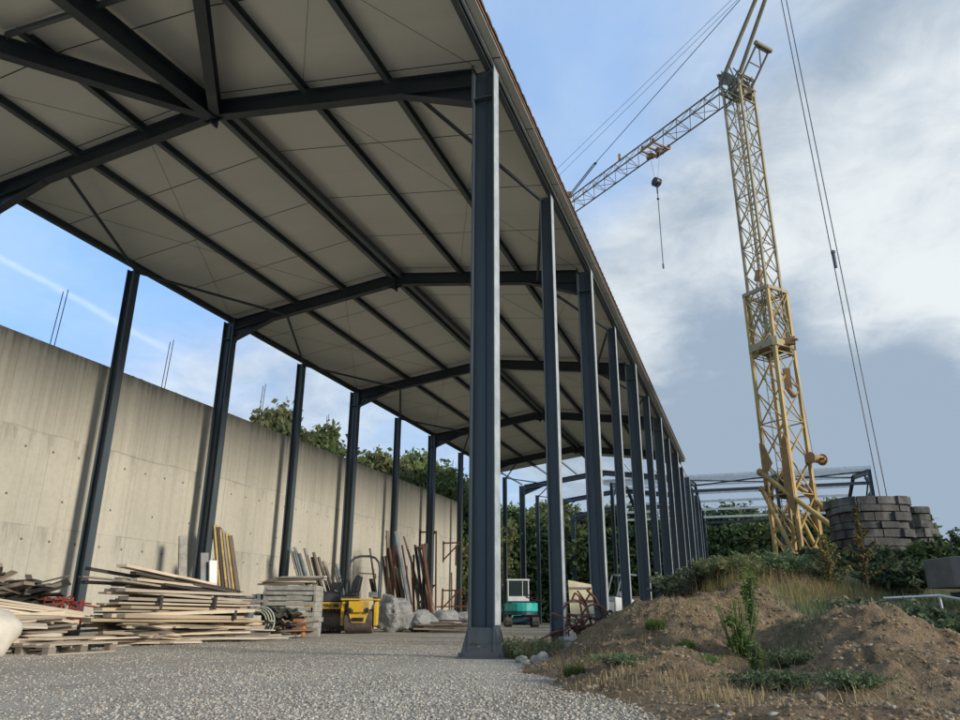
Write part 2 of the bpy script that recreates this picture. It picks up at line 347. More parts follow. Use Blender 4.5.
M['leaf_mid'] = leaf('mid_green_leaves', (0.10, 0.135, 0.045), (0.21, 0.25, 0.10), trans=.4)
M['leaf_olive'] = leaf('olive_green_leaves', (0.12, 0.135, 0.05), (0.23, 0.235, 0.11), trans=.4)
M['leaf_shrub'] = leaf('shrub_leaves', (0.050, 0.078, 0.036), (0.115, 0.15, 0.075))
M['weed'] = leaf('fresh_weed', (0.07, 0.13, 0.03), (0.15, 0.23, 0.06))
M['weed_grey'] = leaf('grey_green_weed', (0.09, 0.12, 0.06), (0.18, 0.20, 0.12))
M['weed_mix'] = leaf('mixed_low_weed', (0.07, 0.115, 0.045), (0.17, 0.21, 0.11))
M['dry'] = leaf('dry_straw', (0.24, 0.17, 0.085), (0.42, 0.32, 0.18))
M['dry_brown'] = leaf('dry_brown_stalks', (0.16, 0.10, 0.055), (0.30, 0.20, 0.11))
M['dry_olive'] = leaf('yellowing_stalks', (0.14, 0.12, 0.05), (0.27, 0.22, 0.09))
M['petal'] = mat('white_petals', base=(0.75, 0.75, 0.70), rough=0.7)

# ------------------------------------------------------------------ mesh helpers
class MB:
    def __init__(s): s.v = []; s.f = []; s.m = []; s.cur = 0
    def add(s, vs, fs):
        o = len(s.v); s.v += [tuple(a) for a in vs]; s.f += [tuple(i+o for i in f) for f in fs]; s.m += [s.cur]*len(fs)
        return s
    def box(s, c, d, rot=None):
        c = V(c); hx, hy, hz = d[0]/2, d[1]/2, d[2]/2
        vs = [V((x, y, z)) for x in (-hx, hx) for y in (-hy, hy) for z in (-hz, hz)]
        if rot is not None: vs = [rot @ a for a in vs]
        return s.add([c+a for a in vs], [(0, 1, 3, 2), (4, 6, 7, 5), (0, 4, 5, 1), (2, 3, 7, 6), (0, 2, 6, 4), (1, 5, 7, 3)])
    def frame(s, p0, p1, up):
        p0, p1 = V(p0), V(p1); d = (p1-p0).normalized(); up = V(up)
        x = d.cross(up)
        if x.length < 1e-4: x = d.cross(V((1, 0, 0)))
        x.normalize(); y = x.cross(d).normalized()
        return p0, p1, x, y
    def prof(s, p0, p1, pr, up=(0, 0, 1), pr1=None):
        """sweep a closed profile (x across, y along up) from p0 to p1"""
        p0, p1, x, y = s.frame(p0, p1, up); n = len(pr); pr1 = pr1 or pr
        vs = [p0+x*a+y*b for a, b in pr]+[p1+x*a+y*b for a, b in pr1]
        fs = [(i, (i+1) % n, n+(i+1) % n, n+i) for i in range(n)]
        return s.add(vs, fs+[tuple(range(n-1, -1, -1)), tuple(range(n, 2*n))])
    def bar(s, p0, p1, w, h, up=(0, 0, 1)):
        return s.prof(p0, p1, [(-w/2, -h/2), (w/2, -h/2), (w/2, h/2), (-w/2, h/2)], up)
    def ibeam(s, p0, p1, h, b, tf=.018, tw=.012, up=(0, 0, 1), h1=None):
        def P(h):
            H, B = h/2, b/2; t = tw/2
            return [(-B, -H), (B, -H), (B, -H+tf), (t, -H+tf), (t, H-tf), (B, H-tf), (B, H), (-B, H), (-B, H-tf), (-t, H-tf), (-t, -H+tf), (-B, -H+tf)]
        # caps of an I are concave: build as three boxes end to end instead of one n-gon
        p0_, p1_, x, y = s.frame(p0, p1, up); a = P(h); c = P(h1 or h); n = 12
        vs = [p0_+x*u+y*w for u, w in a]+[p1_+x*u+y*w for u, w in c]
        fs = [(i, (i+1) % n, n+(i+1) % n, n+i) for i in range(n)]
        for o, rev in ((0, True), (n, False)):
            for q in ((0, 1, 2, 3, 10, 11), (3, 4, 9, 10), (4, 5, 6, 7, 8, 9)):
                q = tuple(o+i for i in q); fs.append(q[::-1] if rev else q)
        return s.add(vs, fs)
    def tube(s, p0, p1, r, n=6, r1=None):
        r1 = r if r1 is None else r1
        c = [(math.cos(2*math.pi*i/n), math.sin(2*math.pi*i/n)) for i in range(n)]
        up = (0, 0, 1) if abs((V(p1)-V(p0)).normalized().z) < .95 else (1, 0, 0)
        return s.prof(p0, p1, [(a*r, b*r) for a, b in c], up, [(a*r1, b*r1) for a, b in c])
    def path(s, pts, r, n=6):
        for a, b in zip(pts[:-1], pts[1:]):
            if (V(a)-V(b)).length > 1e-4: s.tube(a, b, r, n)
        return s
    def poly(s, pts, depth_vec):
        """extruded polygon"""
        n = len(pts); d = V(depth_vec); vs = [V(p) for p in pts]+[V(p)+d for p in pts]
        return s.add(vs, [tuple(range(n-1, -1, -1)), tuple(range(n, 2*n))]+[(i, (i+1) % n, n+(i+1) % n, n+i) for i in range(n)])
    def ball(s, c, r, rough=0.25, sub=1, seed=0):
        rr = r if isinstance(r, (tuple, list)) else (r, r, r)
        bm = bmesh.new(); bmesh.ops.create_icosphere(bm, subdivisions=sub, radius=1)
        o = V((seed*7.3, seed*3.1, seed*1.7)); vs = []
        for v in bm.verts:
            k_ = 1+rough*mnoise.noise(v.co*1.4+o)*2
            vs.append((c[0]+v.co.x*rr[0]*k_, c[1]+v.co.y*rr[1]*k_, c[2]+v.co.z*rr[2]*k_))
        fs = [[v.index for v in f.verts] for f in bm.faces]; bm.free(); return s.add(vs, fs)
    def cyl(s, p0, p1, r, n=20): return s.tube(p0, p1, r, n)
    def build(s, name, m, parent=None, smooth=False, bevel=0):
        me = bpy.data.meshes.new(name); me.from_pydata(s.v, [], s.f)
        ms = m if isinstance(m, (list, tuple)) else [m]
        for a in ms: me.materials.append(a)
        if len(ms) > 1: me.polygons.foreach_set('material_index', s.m)
        bm = bmesh.new(); bm.from_mesh(me); bmesh.ops.recalc_face_normals(bm, faces=bm.faces); bm.to_mesh(me); bm.free()
        if smooth: me.polygons.foreach_set('use_smooth', [True]*len(me.polygons))
        me.update(); o = bpy.data.objects.new(name, me); scene.collection.objects.link(o)
        if parent: o.parent = parent
        if bevel:
            b = o.modifiers.new('bevel', 'BEVEL'); b.width = bevel; b.segments = 2; b.limit_method = 'ANGLE'
        return o
def tag(o, label=None, cat=None, group=None, kind=None):
    if label: o['label'] = label
    if cat: o['category'] = cat
    if group: o['group'] = group
    if kind: o['kind'] = kind
    return o
def empty(name, loc, label, cat, group=None, rz=0):
    o = bpy.data.objects.new(name, None); scene.collection.objects.link(o); o.location = loc; o.rotation_euler.z = rz
    o.empty_display_size = .3
    return tag(o, label, cat, group)
def copy_tree(o, parent=None):
    c = o.copy(); scene.collection.objects.link(c); c.parent = parent
    for ch in o.children: copy_tree(ch, c)
    return c
E = V((math.cos(YAW), math.sin(YAW), 0)); FWD = V((-math.sin(YAW), math.cos(YAW), 0))   # across and away from the visitor

# ------------------------------------------------------------------ ground
def grid_mesh(name, xs, ys, zf, m, smooth=True):
    nx, ny = len(xs), len(ys)
    vs = [(x, y, zf(x, y)) for y in ys for x in xs]
    fs = [(j*nx+i, j*nx+i+1, (j+1)*nx+i+1, (j+1)*nx+i) for j in range(ny-1) for i in range(nx-1)]
    me = bpy.data.meshes.new(name); me.from_pydata(vs, [], fs); me.materials.append(m)
    me.polygons.foreach_set('use_smooth', [smooth]*len(me.polygons)); me.update()
    o = bpy.data.objects.new(name, me); scene.collection.objects.link(o); return o
def gz(x, y):
    r = math.hypot(x, y)
    z = 0.035*mnoise.noise(V((x*.35, y*.35, 0)))+0.012*mnoise.noise(V((x*1.9, y*1.9, 3)))
    return z*min(1, max(0, (r-2)/4)) - (0.02 if r > 40 else 0)
xs = sorted(set(list(np.round(np.arange(-20, 8.01, .25), 3))+[-900, -300, -120, -60, -40, -30, -25, 12, 20, 40, 80, 200, 900]))
ys = sorted(set(list(np.round(np.arange(0, 40.01, .25), 3))+[-900, -200, -60, -20, -10, -5, -2, 45, 50, 60, 80, 120, 200, 400, 1200]))
tag(grid_mesh('ground', xs, ys, gz, M['gravel']), 'pale crushed stone yard under and beside the open steel hall', None, None, 'structure')

# mound: heights at surveyed spots, interpolated
CP = [(-2.64, 8.18, -.05), (-2.38, 8.06, .0), (-1.63, 6.71, .01), (-1.83, 7.99, .1), (-1.96, 8.99, .2), (-.9, 5.33, .01), (-1.17, 7.1, .17), (-1.39, 8.49, .40), (-1.51, 9.48, .58),
      (-.6, 4.71, .02), (-.84, 6.85, .24), (-1.01, 8.44, .46), (-1.17, 9.93, .69), (-.4, 4.68, .05), (-.49, 5.98, .14), (-.61, 7.78, .33), (-.76, 10.17, .73), (-.14, 4.7, .07), (-.15, 6.2, .08),
      (-.16, 7.8, .27), (-.16, 9.6, .57), (-.16, 11.2, .87), (-.17, 13, 1.14), (.12, 4.8, .06), (.17, 6, .03), (.19, 7.2, .10), (.32, 8.99, .27), (.55, 10.99, .55), (.69, 12.98, .92), (.66, 14.99, 1.2),
      (.83, 7.96, .62), (.52, 7.48, .40), (1.15, 7.92, .58), (1.34, 7.38, .37), (1.4, 6.86, .19), (.62, 6.37, .32), (.87, 5.94, .20), (.47, 5.18, .10), (.99, 5.1, .06), (.63, 4.56, .08),
      (1.29, 12.43, .5), (1.9, 13.87, .75), (2.57, 13.76, .65), (.95, 10, .35), (1.5, 9.6, .25), (2.0, 7.6, .12), (2.2, 9.5, .3), (1.9, 5.6, .12), (2.5, 4.5, .09),
      (-2.3, 10.6, -.05), (-2.5, 12, -.1), (-2.2, 14, -.05), (-2.0, 16, .1), (-1.4, 12.5, .35), (-1.2, 15, .7), (-1.6, 20, .3), (-2.4, 24, 0), (-2.6, 9.5, -.08), (-3, 18, -.15), (-3, 12, -.2), (-3, 14, -.2), (-3.1, 28, -.15), (-3.3, 40, -.15), (-3.2, 34, -.15), (-3, 7, -.15),
      (0, 20, 1.25), (1.6, 24, 1.55), (2.6, 28, 1.7), (.6, 28, 1.6), (-1, 28, .6), (4, 22, 1.3), (4, 17, .9), (6, 10, .4), (6, 5, .1), (8, 20, 1), (10, 30, 1.5), (2, 36, 1.5), (0, 44, .8), (6, 44, 1.0), (12, 12, .5), (12, 44, 1.0), (1.2, 3.2, .05), (-.2, 3.4, .02), (3, 2.2, -.03), (7, 1.5, -.06), (0, 2.4, -.08), (2, 2.2, -.08), (-.9, 3.7, -.08), (-1.4, 5.0, -.08), (12, 3, .1)]
cpx = np.array([(a[0], a[1]) for a in CP]); cpz = np.array([a[2] for a in CP])
def phi(r2): return np.where(r2 > 0, .5*r2*np.log(np.maximum(r2, 1e-9)), 0)
d2 = ((cpx[:, None]-cpx[None])**2).sum(-1); n_ = len(CP)
A_ = np.zeros((n_+3, n_+3)); A_[:n_, :n_] = phi(d2)+np.eye(n_)*.02; A_[:n_, n_] = 1; A_[:n_, n_+1:] = cpx; A_[n_:, :n_] = A_[:n_, n_:].T
sol = np.linalg.solve(A_, np.append(cpz, [0, 0, 0]))
def mound_base(X, Y):
    Z = np.zeros_like(X)
    for i in range(n_): Z += sol[i]*phi((X-cpx[i, 0])**2+(Y-cpx[i, 1])**2)
    return Z+sol[n_]+sol[n_+1]*X+sol[n_+2]*Y
def mound_z(x, y, detail=True):
    z = float(mound_base(np.array([float(x)]), np.array([float(y)]))[0])
    return z+mnd(x, y, z)
def mnd(x, y, z):
    a = min(1.0, max(0.0, (z+.03)/.22))
    p = V((x, y, 0))
    n = .060*mnoise.noise(p*1.3)+.060*mnoise.noise(p*3.1)+.042*mnoise.noise(p*7)+.024*mnoise.noise(p*15)
    n += .05*max(0, mnoise.noise(p*2.2+V((9, 4, 1)))-.1)+.012*mnoise.noise(p*33)-.7*max(0, .06-abs(mnoise.noise(V((x*2.9+y*.6, y*.9, 2)))))*(.6 if z > .15 else .2)
    return n*a*(1 if y < 16 else 1.5)
def mound_patch(name, xs, ys, label):
    X, Y = np.meshgrid(xs, ys); Z = mound_base(X, Y)
    nx, ny = len(xs), len(ys)
    vs = [(X[j, i], Y[j, i], Z[j, i]+mnd(X[j, i], Y[j, i], Z[j, i])) for j in range(ny) for i in range(nx)]
    fs = [(j*nx+i, j*nx+i+1, (j+1)*nx+i+1, (j+1)*nx+i) for j in range(ny-1) for i in range(nx-1)]
    me = bpy.data.meshes.new(name); me.from_pydata(vs, [], fs); me.materials.append(M['earth'])
    me.polygons.foreach_set('use_smooth', [True]*len(me.polygons)); me.update()
    o = bpy.data.objects.new(name, me); scene.collection.objects.link(o)
    return tag(o, label, None, None, 'structure')
xs = np.concatenate([np.arange(-2.95, 2.6, .03), np.arange(2.6, 12.1, .25)])
ys = np.concatenate([np.arange(2.2, 12.0, .035), np.arange(12.0, 44, .2)])
mound_patch('earth_mound', xs, ys, 'heaped brown earth beside the gravel yard, rising to the right')

# ------------------------------------------------------------------ steel hall
XR, XL, RX = -3.267, -14.238, -8.70
F0Y, SP = 9.477, 3.979
def rtop(x):                                   # top of the rafters
    return 9.02+.134*(abs(x-(XR if x > RX else XL))) if XL <= x <= XR else 9.02
RTOP = rtop(RX)
hall = empty('steel_hall', (RX, 25, 0), 'long open hall of blue-grey steel columns carrying a pitched panel roof', 'open hall')
def hp(b, name, m, parent=None, **k):          # part of the hall; the hall's Empty has an offset
    o = b.build(name, M[m], parent or hall, **k)
    if parent is None: o.matrix_parent_inverse = Matrix.Translation(-hall.location)
    return o
def h_col(x, y, ztop, h, b, side):
    c = MB(); c.ibeam((x, y, .10), (x, y, ztop), h, b, .022, .014, up=(1, 0, 0))
    # T-rib down the middle of the web, seen from the yard as a line
    c.box((x+.02, y-.022, ztop/2), (.012, .030, ztop-.3))
    o = hp(c, 'column', 'steel')
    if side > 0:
        q = MB(); q.box((x+h/2+.004, y, ztop/2+.2), (.006, b+.004, ztop-.42)); q.build('glare_strip', M['flange_glare'], o)  # added thin strip, its pale colour stands for glare on the flange
    p = MB(); p.box((x, y, .015), (h+.26, b+.2, .03))
    q = p.build('base_plate', M['steel'], o)
    g = MB()
    g.poly([(x-h/2-.11, y-b/2+.02, .03), (x+h/2+.11, y-b/2+.02, .03), (x+h/2+.005, y-b/2+.02, .38), (x-h/2-.005, y-b/2+.02, .38)], (0, -.012, 0))
    g.poly([(x-h/2-.11, y+b/2-.02, .03), (x+h/2+.11, y+b/2-.02, .03), (x+h/2+.005, y+b/2-.02, .38), (x-h/2-.005, y+b/2-.02, .38)], (0, .012, 0))
    for yy in (-b/2+.05, 0, b/2-.05):
        for s in (-1, 1):
            g.poly([(x+s*(h/2+.001), y+yy, .03), (x+s*(h/2+.10), y+yy, .03), (x+s*(h/2+.001), y+yy, .30)], (0, .01, 0))
    g.build('stiffener', M['steel'], o)
    for sx in (-1, 1):
        for sy in (-1, 1):
            n = MB(); n.tube((x+sx*(h/2+.09), y+sy*(b/2+.05), .03), (x+sx*(h/2+.09), y+sy*(b/2+.05), .085), .016, 6); n.build('anchor_bolt', M['steel_dark'], o)
    return o
for i in range(-1, 8):
    y = F0Y+2*SP*i
    for s, x in ((1, XR), (-1, XL)):
        h_col(x, y, 9.0, .36, .23, s)
        # end plate and stiffener line at the knee
        k_ = MB(); k_.box((x-s*.188, y, 8.72), (.018, .24, .74)); k_.box((x, y, 8.42), (.33, .215, .014))
        hp(k_, 'knee_plate', 'steel')
    # rafters with haunches
    for s, x in ((1, XR), (-1, XL)):
        xa = x-s*.20; b = MB()
        d = .34/2
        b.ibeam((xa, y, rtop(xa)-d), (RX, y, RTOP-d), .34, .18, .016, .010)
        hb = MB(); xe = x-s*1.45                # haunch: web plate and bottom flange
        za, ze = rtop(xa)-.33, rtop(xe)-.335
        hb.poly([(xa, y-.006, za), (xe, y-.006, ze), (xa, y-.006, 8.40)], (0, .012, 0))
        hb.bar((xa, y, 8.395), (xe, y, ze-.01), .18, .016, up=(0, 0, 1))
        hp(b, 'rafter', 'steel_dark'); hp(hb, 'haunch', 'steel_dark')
    g = MB(); g.box((RX, y, RTOP-.22), (.035, .2, .56)); g.poly([(RX-.28, y-.005, RTOP-.36), (RX, y-.005, RTOP-.47), (RX+.28, y-.005, RTOP-.36)], (0, .01, 0))
    hp(g, 'ridge_joint', 'steel_dark')
for i in range(0, 7):                           # lighter posts between the frames
    y = F0Y+SP*(2*i+1)
    for s, x in ((1, XR), (-1, XL)):
        c = MB(); c.ibeam((x, y, .02), (x, y, 8.93), .24, .20, .016, .010, up=(1, 0, 0))
        o = hp(c, 'post', 'steel')
        p = MB(); p.box((x, y, .012), (.36, .3, .024)); p.build('base_plate', M['steel'], o)
        if s > 0: q = MB(); q.box((x+.124, y, 4.5), (.006, .204, 8.8)); q.build('glare_strip', M['flange_glare'], o)  # same added strip for the painted glare on the posts
        for dy in (-SP, SP):                    # V braces from the post head to the rafters
            b = MB(); xe = x-s*(1.25 if s > 0 else 1.95)
            e = (xe, y+dy*.985, rtop(xe)-.30)
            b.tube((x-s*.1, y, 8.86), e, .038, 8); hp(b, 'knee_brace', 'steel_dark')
# purlins along the hall, hung in three unequal lengths each side
PX = [XR+.06, -5.05, -6.72, RX+.16, RX-.12, -10.40, -12.01, XL-.02]
YR0, YR1 = 9.50, 44.6
for j, x in enumerate(PX):
    z = rtop(min(max(x, XL), XR))+.065
    y0 = 1.6 if j in (0, 7) else F0Y+.05-(0 if j in (3, 4) else abs(0))
    if j in (1, 6): y0 = F0Y-5.6
    if j in (2, 5): y0 = F0Y-2.8
    pts = np.arange(y0, YR1, 2*SP)
    b = MB()
    big = j in (3, 4)
    b.prof((x, y0, z-(.04 if big else 0)), (x, YR1, z-(.04 if big else 0)), [(-.055, -.085), (.045, -.085), (.045, -.073), (-.043, -.073), (-.043, .063), (.045, .063), (.045, .075), (-.055, .075)] if not big else [(-.06, -.12), (.06, -.12), (.06, -.10), (.01, -.10), (.01, .11), (-.01, .11), (-.01, -.10), (-.06, -.10)])
    hp(b, 'purlin', 'purlin')
b = MB(); b.bar((XR+.135, .9, 9.10), (XR+.135, YR1, 9.10), .035, .05); hp(b, 'eave_angle', 'galv')
for x in (XL, -12.01, -10.4, -6.72, -5.05, XR+.05):  # bare purlins past the end of the roofing
    b = MB(); z = rtop(x)+.06
    b.bar((x, YR1+.01, z), (x, F0Y+SP*10, z), .05, .10); hp(b, 'purlin', 'galv' if x > RX else 'purlin')
# roofing: two slopes and a hipped near end, each a real panel thickness
EX, WX = -2.96, -14.52
def ru(x): return rtop(min(max(x, XL), XR))+.145-(.134*max(0, x-XR) if x > RX else .134*max(0, XL-x))
rz = RTOP+.145; HY = 9.5; NY = 1.2
def slab(pts, t, name, ms):
    b = MB(); n = len(pts); vs = [V(p) for p in pts]+[V(p)+V((0, 0, t)) for p in pts]
    b.add(vs, [tuple(range(n-1, -1, -1))]); b.cur = 1
    b.f += [tuple(range(n, 2*n))]+[(i, (i+1) % n, n+(i+1) % n, n+i) for i in range(n)]; b.m += [1]*(n+1)
    o = b.build(name, [M[ms[0]], M[ms[1]]], hall); o.matrix_parent_inverse = Matrix.Translation(-hall.location); return o
sl_r = slab([(EX, NY, ru(EX)), (EX, YR1, ru(EX)), (RX, YR1, rz), (RX, HY, rz)], .07, 'roof_slope', ('roof_under', 'soffit'))
sl_l = slab([(WX, NY, ru(WX)), (RX, HY, rz), (RX, YR1, rz), (WX, YR1, ru(WX))], .07, 'roof_slope', ('roof_under', 'soffit'))
sl_h = slab([(EX, NY, ru(EX)), (RX, HY, rz), (WX, NY, ru(WX))], .07, 'roof_hip', ('roof_under', 'soffit'))
# tile sheets on top with stepped, wavy edge seen against the sky
def tiles(x_e, s):
    b = MB(); st = .33; n = int((YR1-NY)/st)
    for i in range(n):
        y = NY+i*st
        z = ru(x_e)+.075
        dz = 9.0+rtop(RX)-rtop(x_e)
        x1 = RX
        # each row of the edge: a bent tile nose, then one long pan up the slope
        for kx in range(1):
            zz0 = z; xr = x_e+s*.05
            if y > HY-.4:
                b.poly([(xr, y, zz0), (xr, y+.06, zz0+.045), (xr, y+.16, zz0+.06), (xr, y+.27, zz0+.045), (xr, y+st, zz0)], (x1-xr, 0, (rz+.075)-zz0))
            else:
                t = (y-NY)/(HY-NY); xm = EX+(RX-EX)*t if s > 0 else WX+(RX-WX)*t; zm = z+(rz+.075-z)*t
                if t > .03: b.poly([(xr, y, zz0), (xr, y+.06, zz0+.045), (xr, y+.16, zz0+.06), (xr, y+.27, zz0+.045), (xr, y+st, zz0)], (xm-xr, 0, zm-zz0))
    return b
for s, xe in ((1, EX), (-1, WX)): hp(tiles(xe, s), 'roof_tiles', 'roof_tile')
b = MB(); b.bar((EX+.012, NY, ru(EX)+.05), (EX+.012, YR1, ru(EX)+.05), .022, .045); hp(b, 'edge_trim', 'trim')
b = MB(); b.box(((EX+WX)/2, NY-.02, ru(EX)+.07), (EX-WX, .03, .2)); hp(b, 'edge_trim', 'trim')
b = MB(); b.bar((EX-.0, YR1+.015, ru(EX)+.03), (RX, YR1+.015, rz+.03), .03, .14); b.bar((RX, YR1+.015, rz+.03), (WX, YR1+.015, ru(WX)+.03), .03, .14); hp(b, 'verge_trim', 'soffit')
# hip framing at the near end: deep ridge beam, hip rafters, cross purlins
rj = V((RX, F0Y-.1, RTOP-.22))
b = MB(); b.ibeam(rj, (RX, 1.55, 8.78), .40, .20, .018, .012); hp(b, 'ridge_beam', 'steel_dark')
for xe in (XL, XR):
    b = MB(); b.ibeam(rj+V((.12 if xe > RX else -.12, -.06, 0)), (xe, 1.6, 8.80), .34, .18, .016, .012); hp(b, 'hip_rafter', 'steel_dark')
for y in (6.64, 3.9):
    t = (y-1.6)/(F0Y-1.6); xa = XL+(RX-XL)*t; xb = XR+(RX-XR)*t; z = 9.02+(RTOP-9.02)*t+.03
    b = MB(); b.prof((xa, y, z), (xb, y, z), [(-.035, -.08), (.035, -.08), (.035, -.068), (-.025, -.068), (-.025, .08), (-.035, .08)]); hp(b, 'purlin', 'purlin')
b = MB(); b.bar((XL, 1.5, 8.9), (XR, 1.5, 8.9), .16, .34); hp(b, 'end_beam', 'steel_dark')
# thin tie rods crossing under the panels
def rod(p, q, r=.0045):
    b = MB(); b.tube(p, q, r, 5); hp(b, 'tie_rod', 'steel_dark')
for i in (-1, 0, 1, 2):
    ya, yb = F0Y+2*SP*i+.1, F0Y+2*SP*(i+1)-.1
    if i < 0: ya = 4.5
    for xa, xb in ((XR-.1, -6.72), (-10.4, XL+.1), (-6.72, -10.4)):
        if i == -1 and xa == -6.72: continue
        za, zb = rtop(xa)-.02, rtop(xb)-.02
        if abs(xa-xb) > 3.6 and xa == -6.72: continue
        rod((xa, ya, za), (xb, yb, zb)); rod((xa, yb, za), (xb, ya, zb))

# ------------------------------------------------------------------ second, bare hall standing across the far end
h2 = empty('cross_hall', (0, 56, 0), 'unroofed cross hall of dark frames with bright purlins beyond the long hall', 'steel frame')
def p2(b, name, m):
    o = b.build(name, M[m], h2); o.matrix_parent_inverse = Matrix.Translation(-h2.location); return o
Y2a, Y2m, Y2b = 50.0, 57.0, 64.0
def z2(y): return 9.05+.118*7-(.118 if y < Y2m else .26)*abs(y-Y2m)
for x in (-8.2, -3.2, 2.1, 7.4):
    for y in (Y2a, Y2b):
        b = MB(); b.ibeam((x, y, 0), (x, y, z2(y)-.04), .20, .34, .018, .012, up=(1, 0, 0)); p2(b, 'column', 'steel')
    for y, s in ((Y2a, 1), (Y2b, -1)):
        b = MB(); b.ibeam((x, y, z2(y)-.17), (x, Y2m, z2(Y2m)-.17), .30, .16, .016, .012); p2(b, 'rafter', 'steel_dark')
        b = MB(); b.ibeam((x, y+s*.1, z2(y)-.95), (x, y+s*1.9, z2(y+s*1.9)-.4), .14, .14, .014, .01); p2(b, 'haunch', 'steel_dark')
b_ends = None
for k_, y in enumerate((50.0, 51.3, 52.6, 53.9, 55.2, 56.5, 57.6, 59.1, 60.7, 62.3, 63.9)):
    b = MB(); b.bar((-9.4, y, z2(y)+.1), (7.55, y, z2(y)+.1), .07, .17); p2(b, 'purlin', 'galv')
for xa, xb in ((2.1, 7.4), (-3.2, 2.1)):
    b = MB(); b.tube((xa, Y2a+.2, z2(Y2a)-.1), (xb, Y2m, z2(Y2m)-.2), .05, 6); b.tube((xb, Y2a+.2, z2(Y2a)-.1), (xa, Y2m, z2(Y2m)-.2), .05, 6); p2(b, 'roof_brace', 'steel_dark')
for y, z in ((Y2a, 8.2), (Y2b, z2(Y2b)-.3)):
    b = MB(); b.bar((-3.2, y, z), (7.4, y, z), .12, .18); p2(b, 'eave_beam', 'steel_dark')
b = MB(); b.bar((7.4, Y2a, 7.7), (7.4, Y2b, 7.3), .12, .16); b.tube((7.4, Y2a, 8.9), (7.4, Y2a+4, 7.0), .05, 6); p2(b, 'gable_rail', 'steel_dark')

# ------------------------------------------------------------------ concrete wall
wall = empty('concrete_wall', (-14.95, 18, 0), 'tall stained grey concrete wall along the far side of the hall', 'wall')
b = MB(); b.box((0, 18-18-.1, 3.1), (.30, 40.9, 6.7))
w1 = b.build('wall_body', M['concrete'], wall, bevel=.015)
b = MB(); b.box((.0, 21.55, .35), (.34, 2.3, .75)); b.build('low_wall_stub', M['concrete'], wall)
for y0 in (12.06, 15.72, 20.2, 24.4):
    b = MB()
    for dy in (0, .12): b.tube((.02, y0-18+dy, 6.4), (.02+.03, y0-18+dy+.05, 7.85+.1*(dy > 0)), .011, 5)
    b.build('starter_bars', M['rust'], wall)
# ragged crust along the top of the wall
b = MB(); rr = random.Random(3)
for i in range(260):
    y = rr.uniform(-20, 20.2); b.ball((rr.uniform(-.13, .14), y, 6.44), (rr.uniform(.02, .05), rr.uniform(.03, .12), rr.uniform(.01, .03)), .3, 1, i)
b.build('top_crust', M['concrete'], wall)
# climbing brackets left on the wall end
for n_b, (y, z, wd) in enumerate(((33.4, 4.3, .9), (36.4, 4.05, 1.0), (38.2, 4.0, 1.0), (33.4, 1.85, .9), (36.4, 1.72, 1.0), (38.2, 1.7, 1.1))):
    o = empty('wall_bracket', (-14.8, y, z), ['rusty triangular bracket high on the wall between the last two posts', 'rusty triangular bracket, upper of the middle pair near the wall end', 'rusty triangular bracket, upper one at the wall end', 'rusty triangular bracket low on the wall beside the leaning props', 'rusty triangular bracket, lower of the middle pair near the wall end', 'rusty triangular bracket, lower one at the wall end'][n_b], 'bracket', 'formwork brackets on the wall end')
    b = MB(); b.bar((0, 0, 0), (wd, 0, 0), .07, .07); b.build('arm', M['rust'], o)
    b = MB(); b.bar((wd*.9, 0, -.03), (.03, 0, -.85), .06, .06); b.build('strut', M['rust'], o)
    b = MB(); b.bar((.03, 0, .1), (.03, 0, -.95), .07, .07, up=(1, 0, 0)); b.build('upright', M['rust'], o)

# ------------------------------------------------------------------ tower crane
CB = V((1.61, 27.95, 0)); J = V((-.7686, .6397, 0)).normalized(); T = V((-J.y, J.x, 0))
crane = empty('tower_crane', (CB.x, CB.y, 0), 'yellow lattice tower crane standing in the bushes behind the earth mound', 'crane')
def cw(s, t, z): return V((J.x*s+T.x*t, J.y*s+T.y*t, z))
def cp(b, name, m, parent=None, smooth=False): return b.build(name, M[m] if isinstance(m, str) else m, parent or crane, smooth)
CHS = ((1, 1), (1, -1), (-1, -1), (-1, 1))
def lattice(z0, z1, w, step, rc, rb, name, m, x_low=False):
    b = MB(); h = w/2
    for a, c in CHS: b.bar(cw(a*h, c*h, z0), cw(a*h, c*h, z1), rc*2, rc*2, up=tuple(J))
    ch = cp(b, name, m)
    n = max(1, round((z1-z0)/step)); st = (z1-z0)/n
    for (a, c), (a2, c2), nm in ((CHS[0], CHS[1], ''), (CHS[1], CHS[2], ''), (CHS[2], CHS[3], ''), (CHS[3], CHS[0], '')):
        q = MB()
        for i in range(n):
            za, zb = z0+i*st, z0+(i+1)*st
            p, r = (a*h, c*h), (a2*h, c2*h)
            if i % 2: p, r = r, p
            q.tube(cw(*p, za), cw(*r, zb), rb, 5)
            if i % 2 == 0: q.tube(cw(*p, za+.06), cw(*r, za+.06), rb*.85, 5)
            if x_low: q.tube(cw(*r, za), cw(*p, zb), rb*.8, 5)
        cp(q, 'bracing', m, ch)
    return ch
lattice(1.9, 12.1, 1.04, 1.30, .055, .030, 'lower_mast', 'crane', True)
lattice(9.6, 21.7, .84, 1.12, .044, .026, 'upper_mast', 'crane_dull', True)
